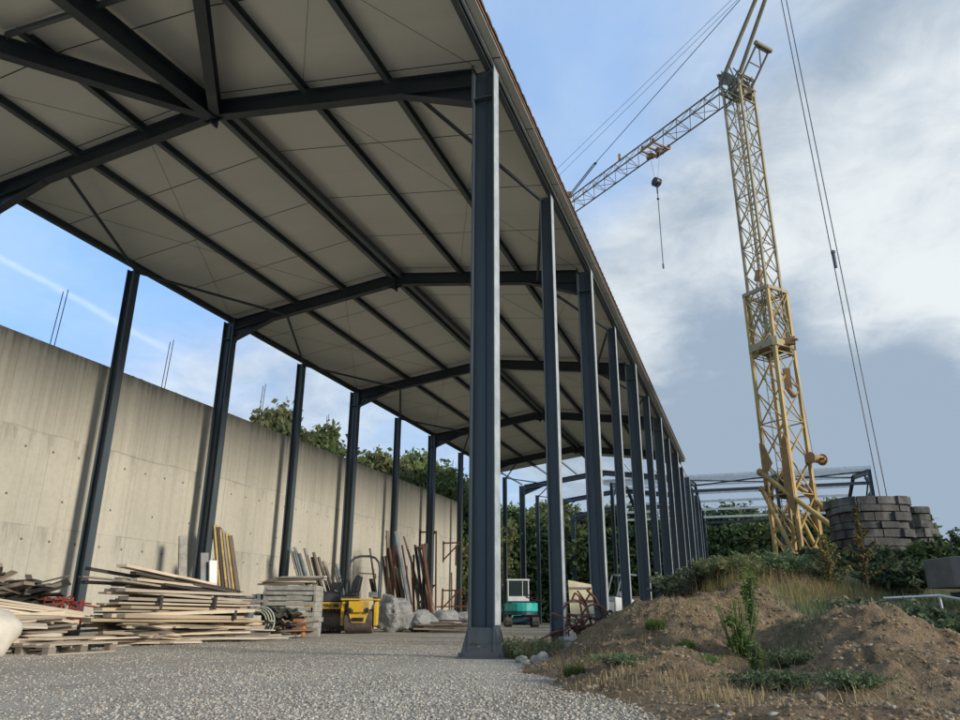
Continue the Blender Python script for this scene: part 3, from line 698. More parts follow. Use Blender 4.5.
# heavy near corner guide and telescoping cage
b = MB(); b.bar(cw(-.47, .50, 1.9), cw(-.47, .50, 11.9), .085, .08, up=tuple(J)); b.bar(cw(-.34, .34, 2.0), cw(-.34, .34, 9.8), .10, .08, up=tuple(J)); cp(b, 'guide_rail', 'crane')
b = MB()
for a, c in CHS:
    b.box(cw(a*.52, c*.52, 9.95), (.16, .16, .34))
for (a, c), (a2, c2) in zip(CHS, CHS[1:]+CHS[:1]):
    b.bar(cw(a*.56, c*.56, 12.1), cw(a2*.56, c2*.56, 12.1), .08, .14); b.bar(cw(a*.55, c*.55, 9.95), cw(a2*.55, c2*.55, 9.95), .05, .26)
    b.tube(cw(a*.54, c*.54, 10.1), cw(a2*.54, c2*.54, 12.0), .03, 5); b.tube(cw(a2*.54, c2*.54, 10.1), cw(a*.54, c*.54, 12.0), .03, 5)
b.box(cw(0, 0, 9.9), (.9, .9, .03)); cp(b, 'telescoping_cage', 'crane_dull')
b = MB(); b.box(cw(-.1, .36, 12.75), (.20, .20, .42), Matrix.Rotation(R(50), 3, 'Z') @ Matrix.Rotation(R(20), 3, 'X')); cp(b, 'pulley_plate', 'crane_rust')
b = MB(); b.box(cw(-.66, -.2, 10.05), (.32, .2, .28)); b.tube(cw(-.66, -.2, 10.1), cw(-.98, -.2, 10.0), .05, 8); cp(b, 'latch_box', 'crane_rust')
b = MB(); b.box(cw(-.50, .05, 8.6), (.24, .22, .75), Matrix.Rotation(R(10), 3, 'X')); b.tube(cw(-.5, .05, 8.2), cw(-.66, .05, 7.9), .10, 8); cp(b, 'hoist_gear', 'crane_rust')
# ladder inside
b = MB()
for t in (-.17, .17): b.tube(cw(.30, t, 2.2), cw(.30, t, 9.8), .016, 5); b.tube(cw(.18, t, 10), cw(.18, t, 21.4), .015, 5)
for i in range(26): b.tube(cw(.30, -.17, 2.3+i*.29), cw(.30, .17, 2.3+i*.29), .010, 4)
for i in range(39): b.tube(cw(.18, -.17, 10.1+i*.29), cw(.18, .17, 10.1+i*.29), .010, 4)
cp(b, 'ladder', 'crane_dull')
b = MB(); b.tube(cw(-.16, .05, 2.5), cw(-.16, .05, 21.2), .03, 6); b.tube(cw(-.05, .22, 6), cw(-.05, .22, 21.2), .018, 5); cp(b, 'hoist_pipe', 'crane_dull')
# lower works: slewing box, folding legs, ballast frame, winch
b = MB()
b.poly([cw(-.56, .56, 3.6), cw(-.56, .56, 6.35), cw(-.46, .56, 6.5), cw(-.34, .56, 6.3), cw(-.22, .56, 4.8), cw(-.36, .56, 4.0)], T*.08)
b.poly([cw(-.58, -.60, 3.2), cw(-.58, -.60, 4.9), cw(-.44, -.60, 5.1), cw(-.30, -.60, 4.6), cw(-.34, -.60, 3.4)], T*.08)
b.poly([cw(.60, .57, 4.6), cw(.60, .57, 6.4), cw(.40, .57, 6.3), cw(.16, .57, 5.6), cw(.40, .57, 5.3)], T*.04)
cp(b, 'gusset_plate', 'crane_rust')
for t in (1, -1):
    b = MB()
    b.tube(cw(.66, t*.66, 5.35), cw(-2.6, t*.36, 2.45), .085, 10)
    b.ball(cw(.66, t*.66, 5.35), .15, .1, 1, 2); b.ball(cw(-2.35, t*.38, 2.68), .13, .1, 1, 4)
    b.poly([cw(-2.2, t*.36, 2.85), cw(-2.75, t*.36, 2.35), cw(-2.7, t*.36, 1.9), cw(-2.15, t*.36, 2.1)], T*.06)
    cp(b, 'support_leg', 'crane')
    b = MB(); b.tube(cw(.64, t*.70, 4.75), cw(-.55, t*.66, 1.9), .075, 10); b.ball(cw(.64, t*.70, 4.75), .13, .1, 1, 3); cp(b, 'support_leg', 'crane')
    b = MB(); b.tube(cw(.46, t*.70, 3.95), cw(.24, t*.76, 1.7), .05, 8); cp(b, 'support_leg', 'crane')
    for i in range(4):
        b = MB(); z = 2.3+i*.55; b.tube(cw(.30+i*.03, t*.72, z), cw(-.4+i*.28, t*.67, z-.12), .028, 6); cp(b, 'leg_strut', 'crane')
b = MB(); b.tube(cw(-.55, -.35, 5.72), cw(-1.25, -.35, 5.62), .05, 8); b.cyl(cw(-.95, -.62, 5.66), cw(-.95, .0, 5.66), .14, 16); b.cyl(cw(-.95, -.65, 5.66), cw(-.95, -.61, 5.66), .2, 16); b.cyl(cw(-.95, 0, 5.66), cw(-.95, .04, 5.66), .2, 16)
b.box(cw(-.66, -.3, 5.7), (.24, .3, .26)); cp(b, 'winch', 'crane_rust')
b = MB(); b.box(cw(.15, .1, 4.9), (.36, .3, .45)); b.cyl(cw(.1, -.1, 4.55), cw(.1, .3, 4.55), .18, 14); cp(b, 'motor', 'black')
b = MB()
for t in (-.7, .7): b.bar(cw(1.2, t, 1.75), cw(-3.5, t, 1.75), .16, .26)
for s in (-3.3, -2.0, -.6, .6): b.bar(cw(s, -.7, 1.75), cw(s, .7, 1.75), .14, .2)
cp(b, 'chassis', 'crane')
b = MB()
for i in range(4): b.box(cw(-3.05, 0, 2.0+i*.30), (.5, 1.2, .28), Matrix.Rotation(math.atan2(J.y, J.x), 3, 'Z'))
cp(b, 'ballast', 'conc_block')
# jib: two lower chords, one upper
def tri_lat(s0, s1, zb, zt, w, step, name, m, parent=None):
    b = MB(); d = V((0, 0, 0))
    for t in (-w/2, w/2): b.tube(cw(s0, t, zb), cw(s1, t, zb), .036, 6)
    b.tube(cw(s0, 0, zt), cw(s1, 0, zt), .038, 6); ch = cp(b, name, m, parent)
    n = int(round((s1-s0)/step)); q = MB(); st = (s1-s0)/n
    for i in range(n):
        a, c, e = s0+i*st, s0+(i+.5)*st, s0+(i+1)*st
        for t in (-w/2, w/2):
            q.tube(cw(a, t, zb), cw(c, 0, zt), .017, 5); q.tube(cw(c, 0, zt), cw(e, t, zb), .017, 5)
        q.tube(cw(a, -w/2, zb), cw(a, w/2, zb), .017, 5)
        if i % 2: q.tube(cw(a, -w/2, zb), cw(e, w/2, zb), .015, 5)
    cp(q, 'bracing', m, ch); return ch
tri_lat(.5, 18.5, 21.55, 22.30, .80, .86, 'jib', 'crane_jib')
b = MB()
for t in (-.42, .38): b.poly([cw(.45, t, 21.9), cw(.45, t, 22.45), cw(.1, t, 22.3), cw(-.45, t, 21.5), cw(-.1, t, 21.45)], T*.04)
for t in (-.42, .42):
    b.tube(cw(.45, t, 21.2), cw(-.45, t, 22.0), .035, 6); b.tube(cw(-.45, t, 21.1), cw(.3, t, 22.4), .035, 6); b.tube(cw(.45, t, 21.1), cw(.5, t, 22.4), .04, 6)
for s, z in ((.5, 22.4), (.5, 21.4), (-.45, 21.8), (-.45, 21.3), (0, 21.6)): b.tube(cw(s, -.5, z), cw(s, .5, z), .05, 8)
b.cyl(cw(.05, -.35, 21.35), cw(.05, .35, 21.35), .2, 14); b.box(cw(-.35, 0, 21.05), (.45, .4, .3)); b.cyl(cw(-.35, -.3, 21.0), cw(-.35, .3, 21.0), .17, 12)
for a in (-.3, .1, .35):
    b.tube(cw(a, -.45, 21.5), cw(a+.25, -.45, 22.5), .03, 5); b.tube(cw(a, .45, 21.5), cw(a+.25, .45, 22.5), .03, 5); b.tube(cw(a, -.4, 21.6), cw(a+.1, .4, 22.3), .03, 5)
cp(b, 'slewing_head', 'crane_jib')
tip = (-2.6, 26.2)
for t in (-1, 1):
    b = MB(); b.tube(cw(.50, t*.40, 22.0), cw(tip[0], t*.17, tip[1]), .085, 8); b.ball(cw(.5, t*.4, 22.0), .12, .1, 1, 1); cp(b, 'tower_head_strut', 'crane_jib')
b = MB(); b.tube(cw(tip[0], -.3, tip[1]), cw(tip[0], .3, tip[1]), .09, 8); b.cyl(cw(tip[0], -.08, tip[1]), cw(tip[0], .08, tip[1]), .2, 14); cp(b, 'head_axle', 'crane_rust')
b = MB()
for t in (-.37, .37): b.tube(cw(-.15, t, 21.2), cw(-1.45, t, 22.62), .045, 6)
b.cyl(cw(-1.45, -.47, 22.62), cw(-1.45, .47, 22.62), .10, 12)
for u in (.35, .62, .93): b.tube(cw(-.15-1.3*u, -.37, 21.2+1.42*u), cw(-.15-1.3*u, .37, 21.2+1.42*u), .03, 5)
b.tube(cw(-.96, -.37, 22.08), cw(-1.4, .2, 22.55), .026, 5); cp(b, 'rear_frame', 'crane_jib')
for t in (-.17, .17):
    b = MB(); b.tube(cw(tip[0], t, tip[1]), cw(-3.32, t*1.1, 2.1), .020, 6); cp(b, 'guy_rope', 'cable')
b = MB(); b.tube(cw(-3.06, .17, 12.55), cw(-3.07, .17, 11.9), .055, 8); b.ball(cw(-3.06, .17, 12.5), .09, .1, 1, 6); cp(b, 'rope_socket', 'cable')
b = MB(); b.tube(cw(tip[0], 0, tip[1]), cw(9.3, 0, 23.2), .018, 6); b.tube(cw(9.3, .05, 23.2), cw(11.6, .05, 22.4), .03, 6); b.tube(cw(9.3, -.05, 23.2), cw(11.6, -.05, 22.4), .03, 6); b.ball(cw(9.25, 0, 23.2), .09, .1, 1, 6); cp(b, 'jib_stay', 'cable')
b = MB(); b.tube(cw(tip[0], -.1, tip[1]), cw(18.2, -.1, 23.6), .010, 5); b.tube(cw(tip[0], .1, tip[1]), cw(18.2, .1, 24.0), .010, 5); cp(b, 'jib_stay', 'cable')
b = MB(); b.box(cw(11.55, 0, 22.5), (.2, .2, .3)); b.box(cw(7.4, .0, 22.48), (.12, .14, .36)); cp(b, 'stay_anchor', 'crane_rust')
b = MB(); b.tube(cw(-.4, .25, 21.2), cw(-.75, -.45, 5.8), .014, 5); cp(b, 'lifting_rope', 'cable')
# trolley, ropes, hook block
tr = MB(); s0 = 4.9
for t in (-.5, .5): tr.bar(cw(s0-.45, t, 21.5), cw(s0+.45, t, 21.5), .05, .12); tr.cyl(cw(s0-.35, t-.04, 21.62), cw(s0-.35, t+.04, 21.62), .08, 10); tr.cyl(cw(s0+.35, t-.04, 21.62), cw(s0+.35, t+.04, 21.62), .08, 10)
for s in (-.4, 0, .4): tr.bar(cw(s0+s, -.5, 21.42), cw(s0+s, .5, 21.42), .06, .08)
tr.cyl(cw(s0-.15, -.1, 21.3), cw(s0-.15, .1, 21.3), .14, 12); tr.cyl(cw(s0+.3, -.1, 21.3), cw(s0+.3, .1, 21.3), .14, 12); tr.box(cw(s0+.7, -.3, 21.55), (.35, .15, .15))
tr_o = cp(tr, 'trolley', 'crane_rust')
b = MB(); b.tube(cw(s0-.25, 0, 21.25), cw(s0+.05, 0, 19.85), .008, 4); b.tube(cw(s0+.4, 0, 21.25), cw(s0+.2, 0, 19.85), .008, 4); cp(b, 'hoist_rope', 'cable')
b = MB(); b.box(cw(s0+.12, 0, 19.72), (.34, .2, .36), Matrix.Rotation(R(35), 3, 'Y')); b.cyl(cw(s0+.12, -.14, 19.75), cw(s0+.12, .14, 19.75), .2, 14); hb = cp(b, 'hook_block', 'black')
b = MB(); b.tube(cw(s0+.12, 0, 19.5), cw(s0+.12, 0, 19.15), .04, 6); b.tube(cw(s0+.12, 0, 19.15), cw(s0+.15, 0, 15.5), .022, 6); b.ball(cw(s0+.12, 0, 18.85), .07, .1, 1, 1); b.tube(cw(s0+.15, 0, 15.52), cw(s0+.15, 0, 15.3), .045, 6); b.build('chain_and_hook', M['cable'], hb)

# ------------------------------------------------------------------ stone piers, concrete block, rail
def pier(name, cx, cy, rx, ry, ztop, zbot, flare, seed, label, rot=0):
    o = empty(name, (cx, cy, 0), label, 'stone pier', None, rot); rg = random.Random(seed); b = MB(); z = ztop; row = 0
    while z > zbot:
        h = rg.uniform(.17, .25); k_ = flare(ztop-z); N_ = max(6, int((rx+ry)*7)); off = rg.random()
        for i in range(N_):
            a0 = 2*math.pi*(i+off+.02)/N_; a1 = 2*math.pi*(i+off+.985)/N_; bump_ = rg.uniform(-.06, .045)
            pts = []
            for a in (a0, (a0+a1)/2, a1):
                rr_ = 1/((abs(math.cos(a))**3.2+abs(math.sin(a))**3.2)**(1/3.2))
                pts.append(((rx*k_+bump_)*rr_*math.cos(a), (ry*k_+bump_)*rr_*math.sin(a), z-h+.012))
            inn = [(p[0]*.4, p[1]*.4, p[2]) for p in pts[::-1]]
            b.poly(pts+inn, (0, 0, h-.012-rg.random()*.012))
        b.add([(rx*.9*k_*math.cos(t_)*.95, ry*.9*k_*math.sin(t_)*.95, zz_) for zz_ in (z-h, z-.01) for t_ in [2*math.pi*q/16 for q in range(16)]], [(q, (q+1) % 16, 16+(q+1) % 16, 16+q) for q in range(16)]+[tuple(range(16, 32))])
        z -= h; row += 1
    w = b.build('masonry', M['pier'], o, bevel=.008)
    return o
e_c = V((3.03, 21.8, 0))
pier('stone_pier', e_c.x, e_c.y, .92, .85, 3.42, .6, lambda d: (1.0 if d < .22 else .965 if d < .45 else .945 if d < .9 else .93-.02*d), 5, 'large dark pier of stacked stone slabs right of the crane legs', YAW)
pier('stone_pier', 4.22, 22.7, .36, .5, 3.27, .6, lambda d: 1.0+.16*d, 8, 'narrow dark stone pier standing behind the right end of the larger pier', YAW)
o = empty('concrete_block', (3.08, 12.9, 0), 'grey cast concrete block on dark rubble at the right edge of the photo', 'concrete block', None, YAW)
b = MB(); b.poly([(-.46, -.18, .93), (-.36, -.32, .93), (1.2, -.32, .93), (1.2, .5, .93), (-.46, .5, .93)], (0, 0, .42)); b.build('block', M['conc_block'], o, bevel=.015)
b = MB(); rg = random.Random(9)
for i in range(46):
    b.ball((rg.uniform(-.2, 1.3), rg.uniform(-.2, .5), rg.uniform(.0, .86)), (rg.uniform(.12, .26), rg.uniform(.1, .2), rg.uniform(.06, .13)), .3, 1, i)
b.build('rubble_base', M['pier'], o)
o = MB().path([(1.68, 11.9, .77), (2.33, 11.78, .80), (2.85, 11.5, .68)], .016, 8).path([(2.33, 11.78, .80), (2.36, 11.8, .3)], .016, 8).path([(2.30, 11.6, .52), (2.95, 11.2, .42)], .012, 8).build('pipe_rail', M['galv'])
tag(o, 'thin pale bent pipe rail in front of the concrete block', 'rail')

# ------------------------------------------------------------------ timber heaps (every plank on its own)
PLK = {}
def plank_mesh(L, w, t, bend, mname):
    key = (L, w, t, bend, mname)
    if key in PLK: return PLK[key]
    b = MB(); n = 8; rg = random.Random(hash(key) % 9999)
    vs = []
    for i in range(n+1):
        y = -L/2+L*i/n; z = bend*(1-(2*i/n-1)**2); x = .01*math.sin(i*1.3)
        vs += [(x-w/2, y, z-t/2), (x+w/2, y, z-t/2), (x+w/2, y, z+t/2), (x-w/2, y, z+t/2)]
    fs = [(0, 3, 2, 1), (4*n, 4*n+1, 4*n+2, 4*n+3)]
    for i in range(n):
        a = 4*i
        for q in range(4): fs.append((a+q, a+(q+1) % 4, a+4+(q+1) % 4, a+4+q))
    b.add(vs, fs); o = b.build('plank', M[mname]); me = o.data; bpy.data.objects.remove(o); PLK[key] = me; return me
def plank(x, y, z, L, w, t, rz_, rx=0, ry=0, mname='wood', label='', group='', name='plank', cat='plank', bend=0.0):
    o = bpy.data.objects.new(name, plank_mesh(round(L, 1), w, t, bend, mname)); scene.collection.objects.link(o)
    o.location = (x, y, z); o.rotation_euler = (rx, ry, rz_); return tag(o, label, cat, group)
rg = random.Random(21)
WORDS = {'wood': 'pale', 'wood_old': 'grey-brown', 'wood_dark': 'dark'}
def describe(mname, L, Lr, u, fr, noun, where):
    ln = 'short' if L < Lr[0]+.2 else 'long' if L > Lr[1]-.2 else 'medium'
    hz_ = ['at the bottom', 'very low', 'low', 'at mid height', 'fairly high', 'high', 'at the top'][min(6, int(u*7))]
    dp = 'front' if fr > .33 else 'back' if fr < -.33 else 'middle'
    return '%s %s %s %s, %s of %s' % (ln, WORDS[mname], noun, hz_, dp, where)
def heap(x0, x1, y0, y1, h, n, where, group, mats=('wood', 'wood', 'wood_old', 'wood', 'wood_old'), Lr=(2.2, 4.6), ang=.16, tilt=.05, z0=.03, face=0, skew=0.0, noun='plank'):
    for i in range(n):
        u = i/n; mname = rg.choice(mats); L = rg.choice([Lr[0], (Lr[0]+Lr[1])/2, Lr[1], Lr[1]*.85])
        w, t = rg.choice([(.14, .028), (.18, .028), (.10, .08), (.22, .024), (.12, .05)])
        shrink = 1-.65*u
        xm, ym = (x0+x1)/2, (y0+y1)/2; fr = rg.uniform(-1, 1)
        x = xm+(x1-x0)/2*fr*shrink + (x1-x0)/2*(1-shrink)*face
        yy = ym+max(0, (y1-y0)/2-L/2)*rg.uniform(-1, 1)*1.1+rg.uniform(-.25, .25)+(x1-x)*skew
        z = z0+h*u*(.92+.08*rg.random())
        plank(x, yy, z, L, w, t, rg.gauss(0, ang), rg.gauss(0, tilt), rg.gauss(0, .10), mname, describe(mname, L, Lr, u, fr, noun, where), group, bend=rg.choice([0, 0, .02, -.02]))
heap(-10.8, -9.35, 5.2, 9.0, .50, 46, 'the low heap behind the pallet', 'planks of the left heap', Lr=(1.4, 3.2), ang=.22, tilt=.04, face=-.4, skew=.8)
heap(-12.3, -10.0, 9.9, 15.2, .34, 56, 'the loose foot of the long heap', 'planks at the foot of the long heap', Lr=(1.6, 4.4), ang=.24, tilt=.035, face=-.15, skew=.72)
LAYER = ['bottom', 'second', 'third', 'fourth', 'fifth', 'sixth', 'seventh', 'top']
for lay in range(8):
    z = .36+lay*.076
    for kx in range(4):
        x = -11.29+kx*.23+rg.uniform(-.03, .03); L = rg.choice([3.6, 4.0, 4.4, 4.6])-.1*lay
        plank(x, 12.45+(-10.1-x)*.78+rg.uniform(-.3, .3), z+.04, L, .21, rg.choice([.05, .065, .03]), rg.gauss(0, .035), rg.gauss(0, .014), rg.gauss(0, .03), 'wood' if rg.random() < .8 else 'wood_old', 'plank in the %s tidy layer, %s row from the yard, long heap' % (LAYER[lay], ['fourth', 'third', 'second', 'first'][kx]), 'planks in the tidy layers of the long heap')
for i, (yy, z, h_) in enumerate(((11.75, .74, .25), (13.3, .74, .25), (14.0, .51, .2))):
    b = MB(); b.box((0, 0, 0), (.05, .07, h_)); o = b.build('batten', M['wood_dark']); o.location = (-10.42, yy, z)
    tag(o, ['left of the two dark upright battens high on the long heap face', 'right of the two dark upright battens high on the long heap face', 'low dark upright batten near the right end of the long heap'][i], 'batten', 'battens on the long heap')
for i in range(22):
    u = i/22; x = -11.5+rg.uniform(-.5, .55); L = rg.choice([2.4, 3.2, 3.8]); mname = rg.choice(['wood', 'wood', 'wood_old', 'wood_dark'])
    plank(x, 12.3+(-10.1-x)*.78+rg.uniform(-.7, .8), 1.0+.14*u, L, rg.choice([.14, .2, .1]), rg.choice([.03, .05]), rg.gauss(0, .13), rg.gauss(-.035, .035), rg.gauss(0, .06), mname, describe(mname, L, (2.4, 3.8), u, (x+11.5)*2, 'plank', 'the loose layer topping the long heap'), 'planks on top of the long heap')
plank(-11.0, 12.6, 1.25, 3.0, .22, .05, .10, -.075, 0, 'wood', 'broad pale board sloping down to the right over the long heap', 'planks on top of the long heap')
plank(-11.2, 11.9, 1.2, 2.2, .16, .06, -.12, -.09, .1, 'wood_dark', 'dark board jutting left from the top of the long heap', 'planks on top of the long heap')
for i in range(110):     # dark tangle against the wall, left of the first post
    u = i/110; px_ = rg.uniform(-40, 66)*(1-.35*u)+(-6)*u; D = rg.uniform(15.2, 17.0); a = math.atan((px_-480)/785)-YAW; L = rg.choice([.5, .9, 1.4]); mname = rg.choice(['wood_dark', 'wood_old', 'wood_old'])
    plank(D*math.sin(a), D*math.cos(a), +.1+1.0*u, L, rg.choice([.10, .16, .24]), rg.choice([.025, .03, .06]), rg.gauss(YAW+.9, .8), rg.gauss(0, .22), rg.gauss(0, .25), mname, describe(mname, L, (.5, 1.4), u, (16.1-D), 'board', 'the dark tangle left of the post'), 'dark boards in the tangled heap', 'board', 'board')
heap(-12.0, -11.0, 6.8, 9.6, .60, 24, 'the jumble behind the left heap', 'boards between the left heaps', mats=('wood_old', 'wood', 'wood_dark'), Lr=(1.8, 3.0), ang=.25, tilt=.06, skew=.8, noun='board')
for i in range(18):
    L = rg.choice([1.4, 2.2, 2.8]); yy = 9.5+i*.32; mname = rg.choice(['wood', 'wood', 'wood_old'])
    plank(-9.95-.06*i+rg.uniform(-.2, .25), yy, .05+rg.random()*.14, L, .16, .028, rg.gauss(0, .35), rg.gauss(0, .02), rg.gauss(0, .1), mname, '%s %s stray plank on the gravel, %s from left along the long heap' % ('short' if L < 2 else 'long' if L > 2.5 else 'middling', WORDS[mname], ['first', 'second', 'third', 'fourth', 'fifth', 'sixth', 'seventh', 'eighth', 'ninth', 'tenth', 'eleventh', 'twelfth', 'thirteenth', 'fourteenth', 'fifteenth', 'sixteenth', 'seventeenth', 'eighteenth'][i]), 'stray planks on the gravel')
for i in range(5):
    plank(-10.1-.12*i, 8.0+.2*i, .56+.03*i, 3.0, .24, .03, rg.gauss(.05, .06), rg.uniform(-.15, -.06), 0, 'wood', '%s broad fresh board from the front, sloping across the left heap' % ['first', 'second', 'third', 'fourth', 'fifth'][i], 'sloping boards on the left heap')
# pallet
pal = empty('pallet', (-9.30, 8.55, .0), 'wooden pallet lying flat on the gravel under the left plank heap', 'pallet', None, R(4))
b = MB()
for i in range(5): b.box((-.44+.22*i, 0, .135), (.12, 1.25, .022))
b.build('deck', M['wood'], pal)
b = MB()
for yy in (-.58, 0, .58): b.box((0, yy, .112), (1.0, .1, .022))
b.build('cross_boards', M['wood'], pal)
for yy in (-.56, 0, .56):
    for xx in (-.44, 0, .44): b = MB(); b.box((xx, yy, .06), (.1, .13, .08)); b.build('block', M['wood_old'], pal)
b = MB()
for xx in (-.44, 0, .44): b.box((xx, 0, .011), (.1, 1.25, .02))
b.build('skids', M['wood'], pal)
# bag at the very left edge
bm_ = MB(); bm_.ball((0, 0, .27), (.34, .36, .34), .12, 3, 3); bg_ = bm_.build('bulk_bag', M['bag'], None, True); bg_.location = (-9.25, 7.45, 0)
tag(bg_, 'off-white woven sack slumped on the gravel at the left edge', 'sack')

# red machine: small tined harrow with wheels
rm = empty('red_harrow', (-11.35, 10.5, .35), 'small red tangled farm harrow between the dark heap and the planks', 'farm machine', None, YAW); rm.scale = (.8, .8, .8)
b = MB()
for i in range(5): b.path([(-.42+.2*i, -.1, .55), (-.38+.2*i, -.22, .3), (-.5+.2*i, -.3, .1)], .022, 6)
b.build('tines', M['red'], rm)
b = MB(); b.bar((-.5, -.1, .52), (.6, -.1, .42), .035, .035); b.bar((-.5, .25, .5), (.6, .25, .35), .035, .035); b.bar((-.1, -.4, .62), (.1, .3, .3), .03, .03); b.bar((.3, -.35, .5), (.05, .2, .15), .03, .03); b.bar((-.4, -.3, .1), (.2, -.2, .6), .03, .03); b.build('frame', M['red'], rm)
for x in (-.3, .35):
    b = MB(); c = [(x+.2*math.cos(t_), -.3, .12+.2*math.sin(t_)) for t_ in [2*math.pi*q/14 for q in range(15)]]; b.path(c, .02, 5)
    for q in range(0, 14, 3): b.tube(c[q], (x, -.3, .12), .012, 4)
    b.build('wheel', M['red'], rm)
# mixed scrap between: crates and stacks
def stack(name, loc, L, D, n, t, m1, label, cat, rz_, group=None):
    o = empty(name, loc, label, cat, group, rz_); rr_ = random.Random(int(abs(loc[0]*100)))
    for i in range(n):
        b = MB(); b.box((rr_.uniform(-.05, .05), rr_.uniform(-.05, .05), t*(i+.5)), (L+rr_.uniform(-.12, .02), D, t*rr_.uniform(.62, .9)), Matrix.Rotation(rr_.uniform(-.03, .03), 3, 'Z')); 
        b.box((L*.5-.02, 0, t*(i+.5)), (.05, D*.96, t*.95)); b.box((-L*.5+.02, 0, t*(i+.5)), (.05, D*.96, t*.95))
        q = b.build('panel', M[m1], o)
    return o
st = stack('formwork_stack', (-11.1, 17.25, .1), 1.30, 1.0, 9, .125, 'ply', 'squared stack of pale grey formwork panels between the long heap and the roller', 'formwork stack', YAW)
st2 = stack('formwork_stack', (-12.0, 16.7, .5), .6, .8, 4, .13, 'grey_metal', 'short stack of darker grey panels left of the pale formwork stack', 'formwork stack', YAW)
for i in range(7):
    plank(-11.3+.08*i, 17.1+rg.uniform(-.2, .2), 1.26+.03*i, rg.choice([1.2, 1.4]), .14, .04, math.pi/2+YAW+rg.gauss(0, .12), rg.gauss(0, .02), 0, rg.choice(['wood', 'wood_old']), ['lowest', 'second', 'third', 'middle', 'fifth', 'sixth', 'topmost'][i]+' short plank across the top of the pale formwork stack', 'planks on the formwork stack')
def crate(name, loc, d, m, label, cat, rz_):
    o = empty(name, loc, label, cat, None, rz_); b = MB(); x, y, z = d; t = .03
    b.box((0, 0, t/2), (x, y, t)); b.box((-x/2+t/2, 0, z/2+t/2), (t, y, z-t)); b.box((x/2-t/2, 0, z/2+t/2), (t, y, z-t)); b.box((0, -y/2+t/2, z/2+t/2), (x-2*t, t, z-t)); b.box((0, y/2-t/2, z/2+t/2), (x-2*t, t, z-t))
    b.build('tub', M[m], o, bevel=.006); q = MB(); q.box((0, -y/2-.012, z-.03), (x+.03, .024, .05)); q.box((0, y/2+.012, z-.03), (x+.03, .024, .05)); q.box((-x/2-.012, 0, z-.03), (.024, y, .05)); q.box((x/2+.012, 0, z-.03), (.024, y, .05)); q.build('rim', M[m], o); return o
crate('metal_tub', (-11.45, 15.35, .45), (.75, .6, .42), 'grey_metal', 'blue-grey metal tub behind the right end of the long timber heap', 'tub', YAW)
crate('metal_tub', (-12.0, 14.6, .45), (.6, .5, .55), 'grey_metal', 'taller grey metal tub at the foot of the second wall column', 'tub', YAW)
oc = empty('fuel_can', (-10.62, 16.85, 0), 'upright orange plastic can on the gravel at the end of the timber', 'can', None, YAW)
b = MB(); b.box((0, 0, .22), (.34, .26, .42)); b.build('body', M['orange'], oc, bevel=.04); b = MB(); b.cyl((.1, 0, .43), (.1, 0, .49), .035, 12); b.bar((-.12, 0, .47), (.04, 0, .47), .04, .03); b.build('cap_and_handle', M['black'], oc)
b = MB(); b.box((0, 0, .11), (.34, .22, .22)); b.box((0, 0, .222), (.30, .18, .01)); o = b.build('building_block', M['ply'], None, bevel=.01); o.location = (-10.38, 17.1, 0); o.rotation_euler.z = YAW; tag(o, 'small grey building block just right of the orange can', 'block')
ho = empty('hose_coil', (-11.25, 16.0, .0), 'loose pale hose coils tipped beside the right end of the long heap', 'hose', None, YAW)
b = MB()
for q in range(4):
    r_ = .26+.04*q; c = [(r_*math.cos(t_)*.8+.06*q, -.1*q, .36+r_*math.sin(t_)*(.9)) for t_ in [2*math.pi*w_/20 for w_ in range(21)]]; b.path(c, .022, 6)
b.build('coils', M['hose'], ho); b = MB(); b.path([(.3, -.2, .1), (.6, -.25, .05), (.9, -.1, .04), (1.0, .2, .05)], .02, 6); b.build('loose_end', M['hose'], ho)
tp = MB(); tp.ball((0, 0, 0), (.42, .34, .12), .30, 4, 12)
for k_ in range(len(tp.v)):
    p = V(tp.v[k_]); tp.v[k_] = tuple(p+V((0, 0, .10*mnoise.turbulence(p*5, 3, False)-.12*p.x*p.x)))
o = tp.build('folded_tarpaulin', varied('dark_green_tarpaulin', (.03, .036, .026), (.06, .068, .05), 9, .85, bumpy=.8), None, False); o.location = (-10.95, 16.5, .56); o.rotation_euler.z = YAW
tag(o, 'dark green tarpaulin heaped before the pale formwork stack', 'tarpaulin')
for i in range(26):
    L = rg.choice([.5, .8, 1.1]); mname = rg.choice(['wood_dark', 'wood_old', 'wood_old'])
    plank(-11.2+rg.uniform(-.25, .8), 16.2+rg.uniform(-.5, .9), .04+.36*rg.random()**1.6, L, rg.choice([.06, .12]), .03, rg.uniform(0, 3.1), rg.gauss(0, .2), rg.gauss(0, .3), mname, '%s %s scrap lath in the litter around the orange can' % ({.5: 'short', .8: 'medium', 1.1: 'long'}[L], WORDS[mname]), 'scrap laths around the orange can', 'scrap_lath', 'lath')
o = empty('scrap_trestle', (-11.05, 16.75, 0), 'dark rusty trestle of short legs under the green tarpaulin', 'trestle', None, YAW)
b = MB(); b.bar((-.5, 0, .45), (.5, 0, .45), .1, .08); b.bar((-.5, .4, .45), (.5, .4, .45), .1, .08); b.build('beams', M['wood_dark'], o)
for x in (-.4, .05, .4):
    b = MB(); b.bar((x, 0, .4), (x+.08, -.1, 0), .07, .05); b.bar((x, .4, .4), (x-.08, .5, 0), .07, .05); b.build('leg', M['rust'], o)

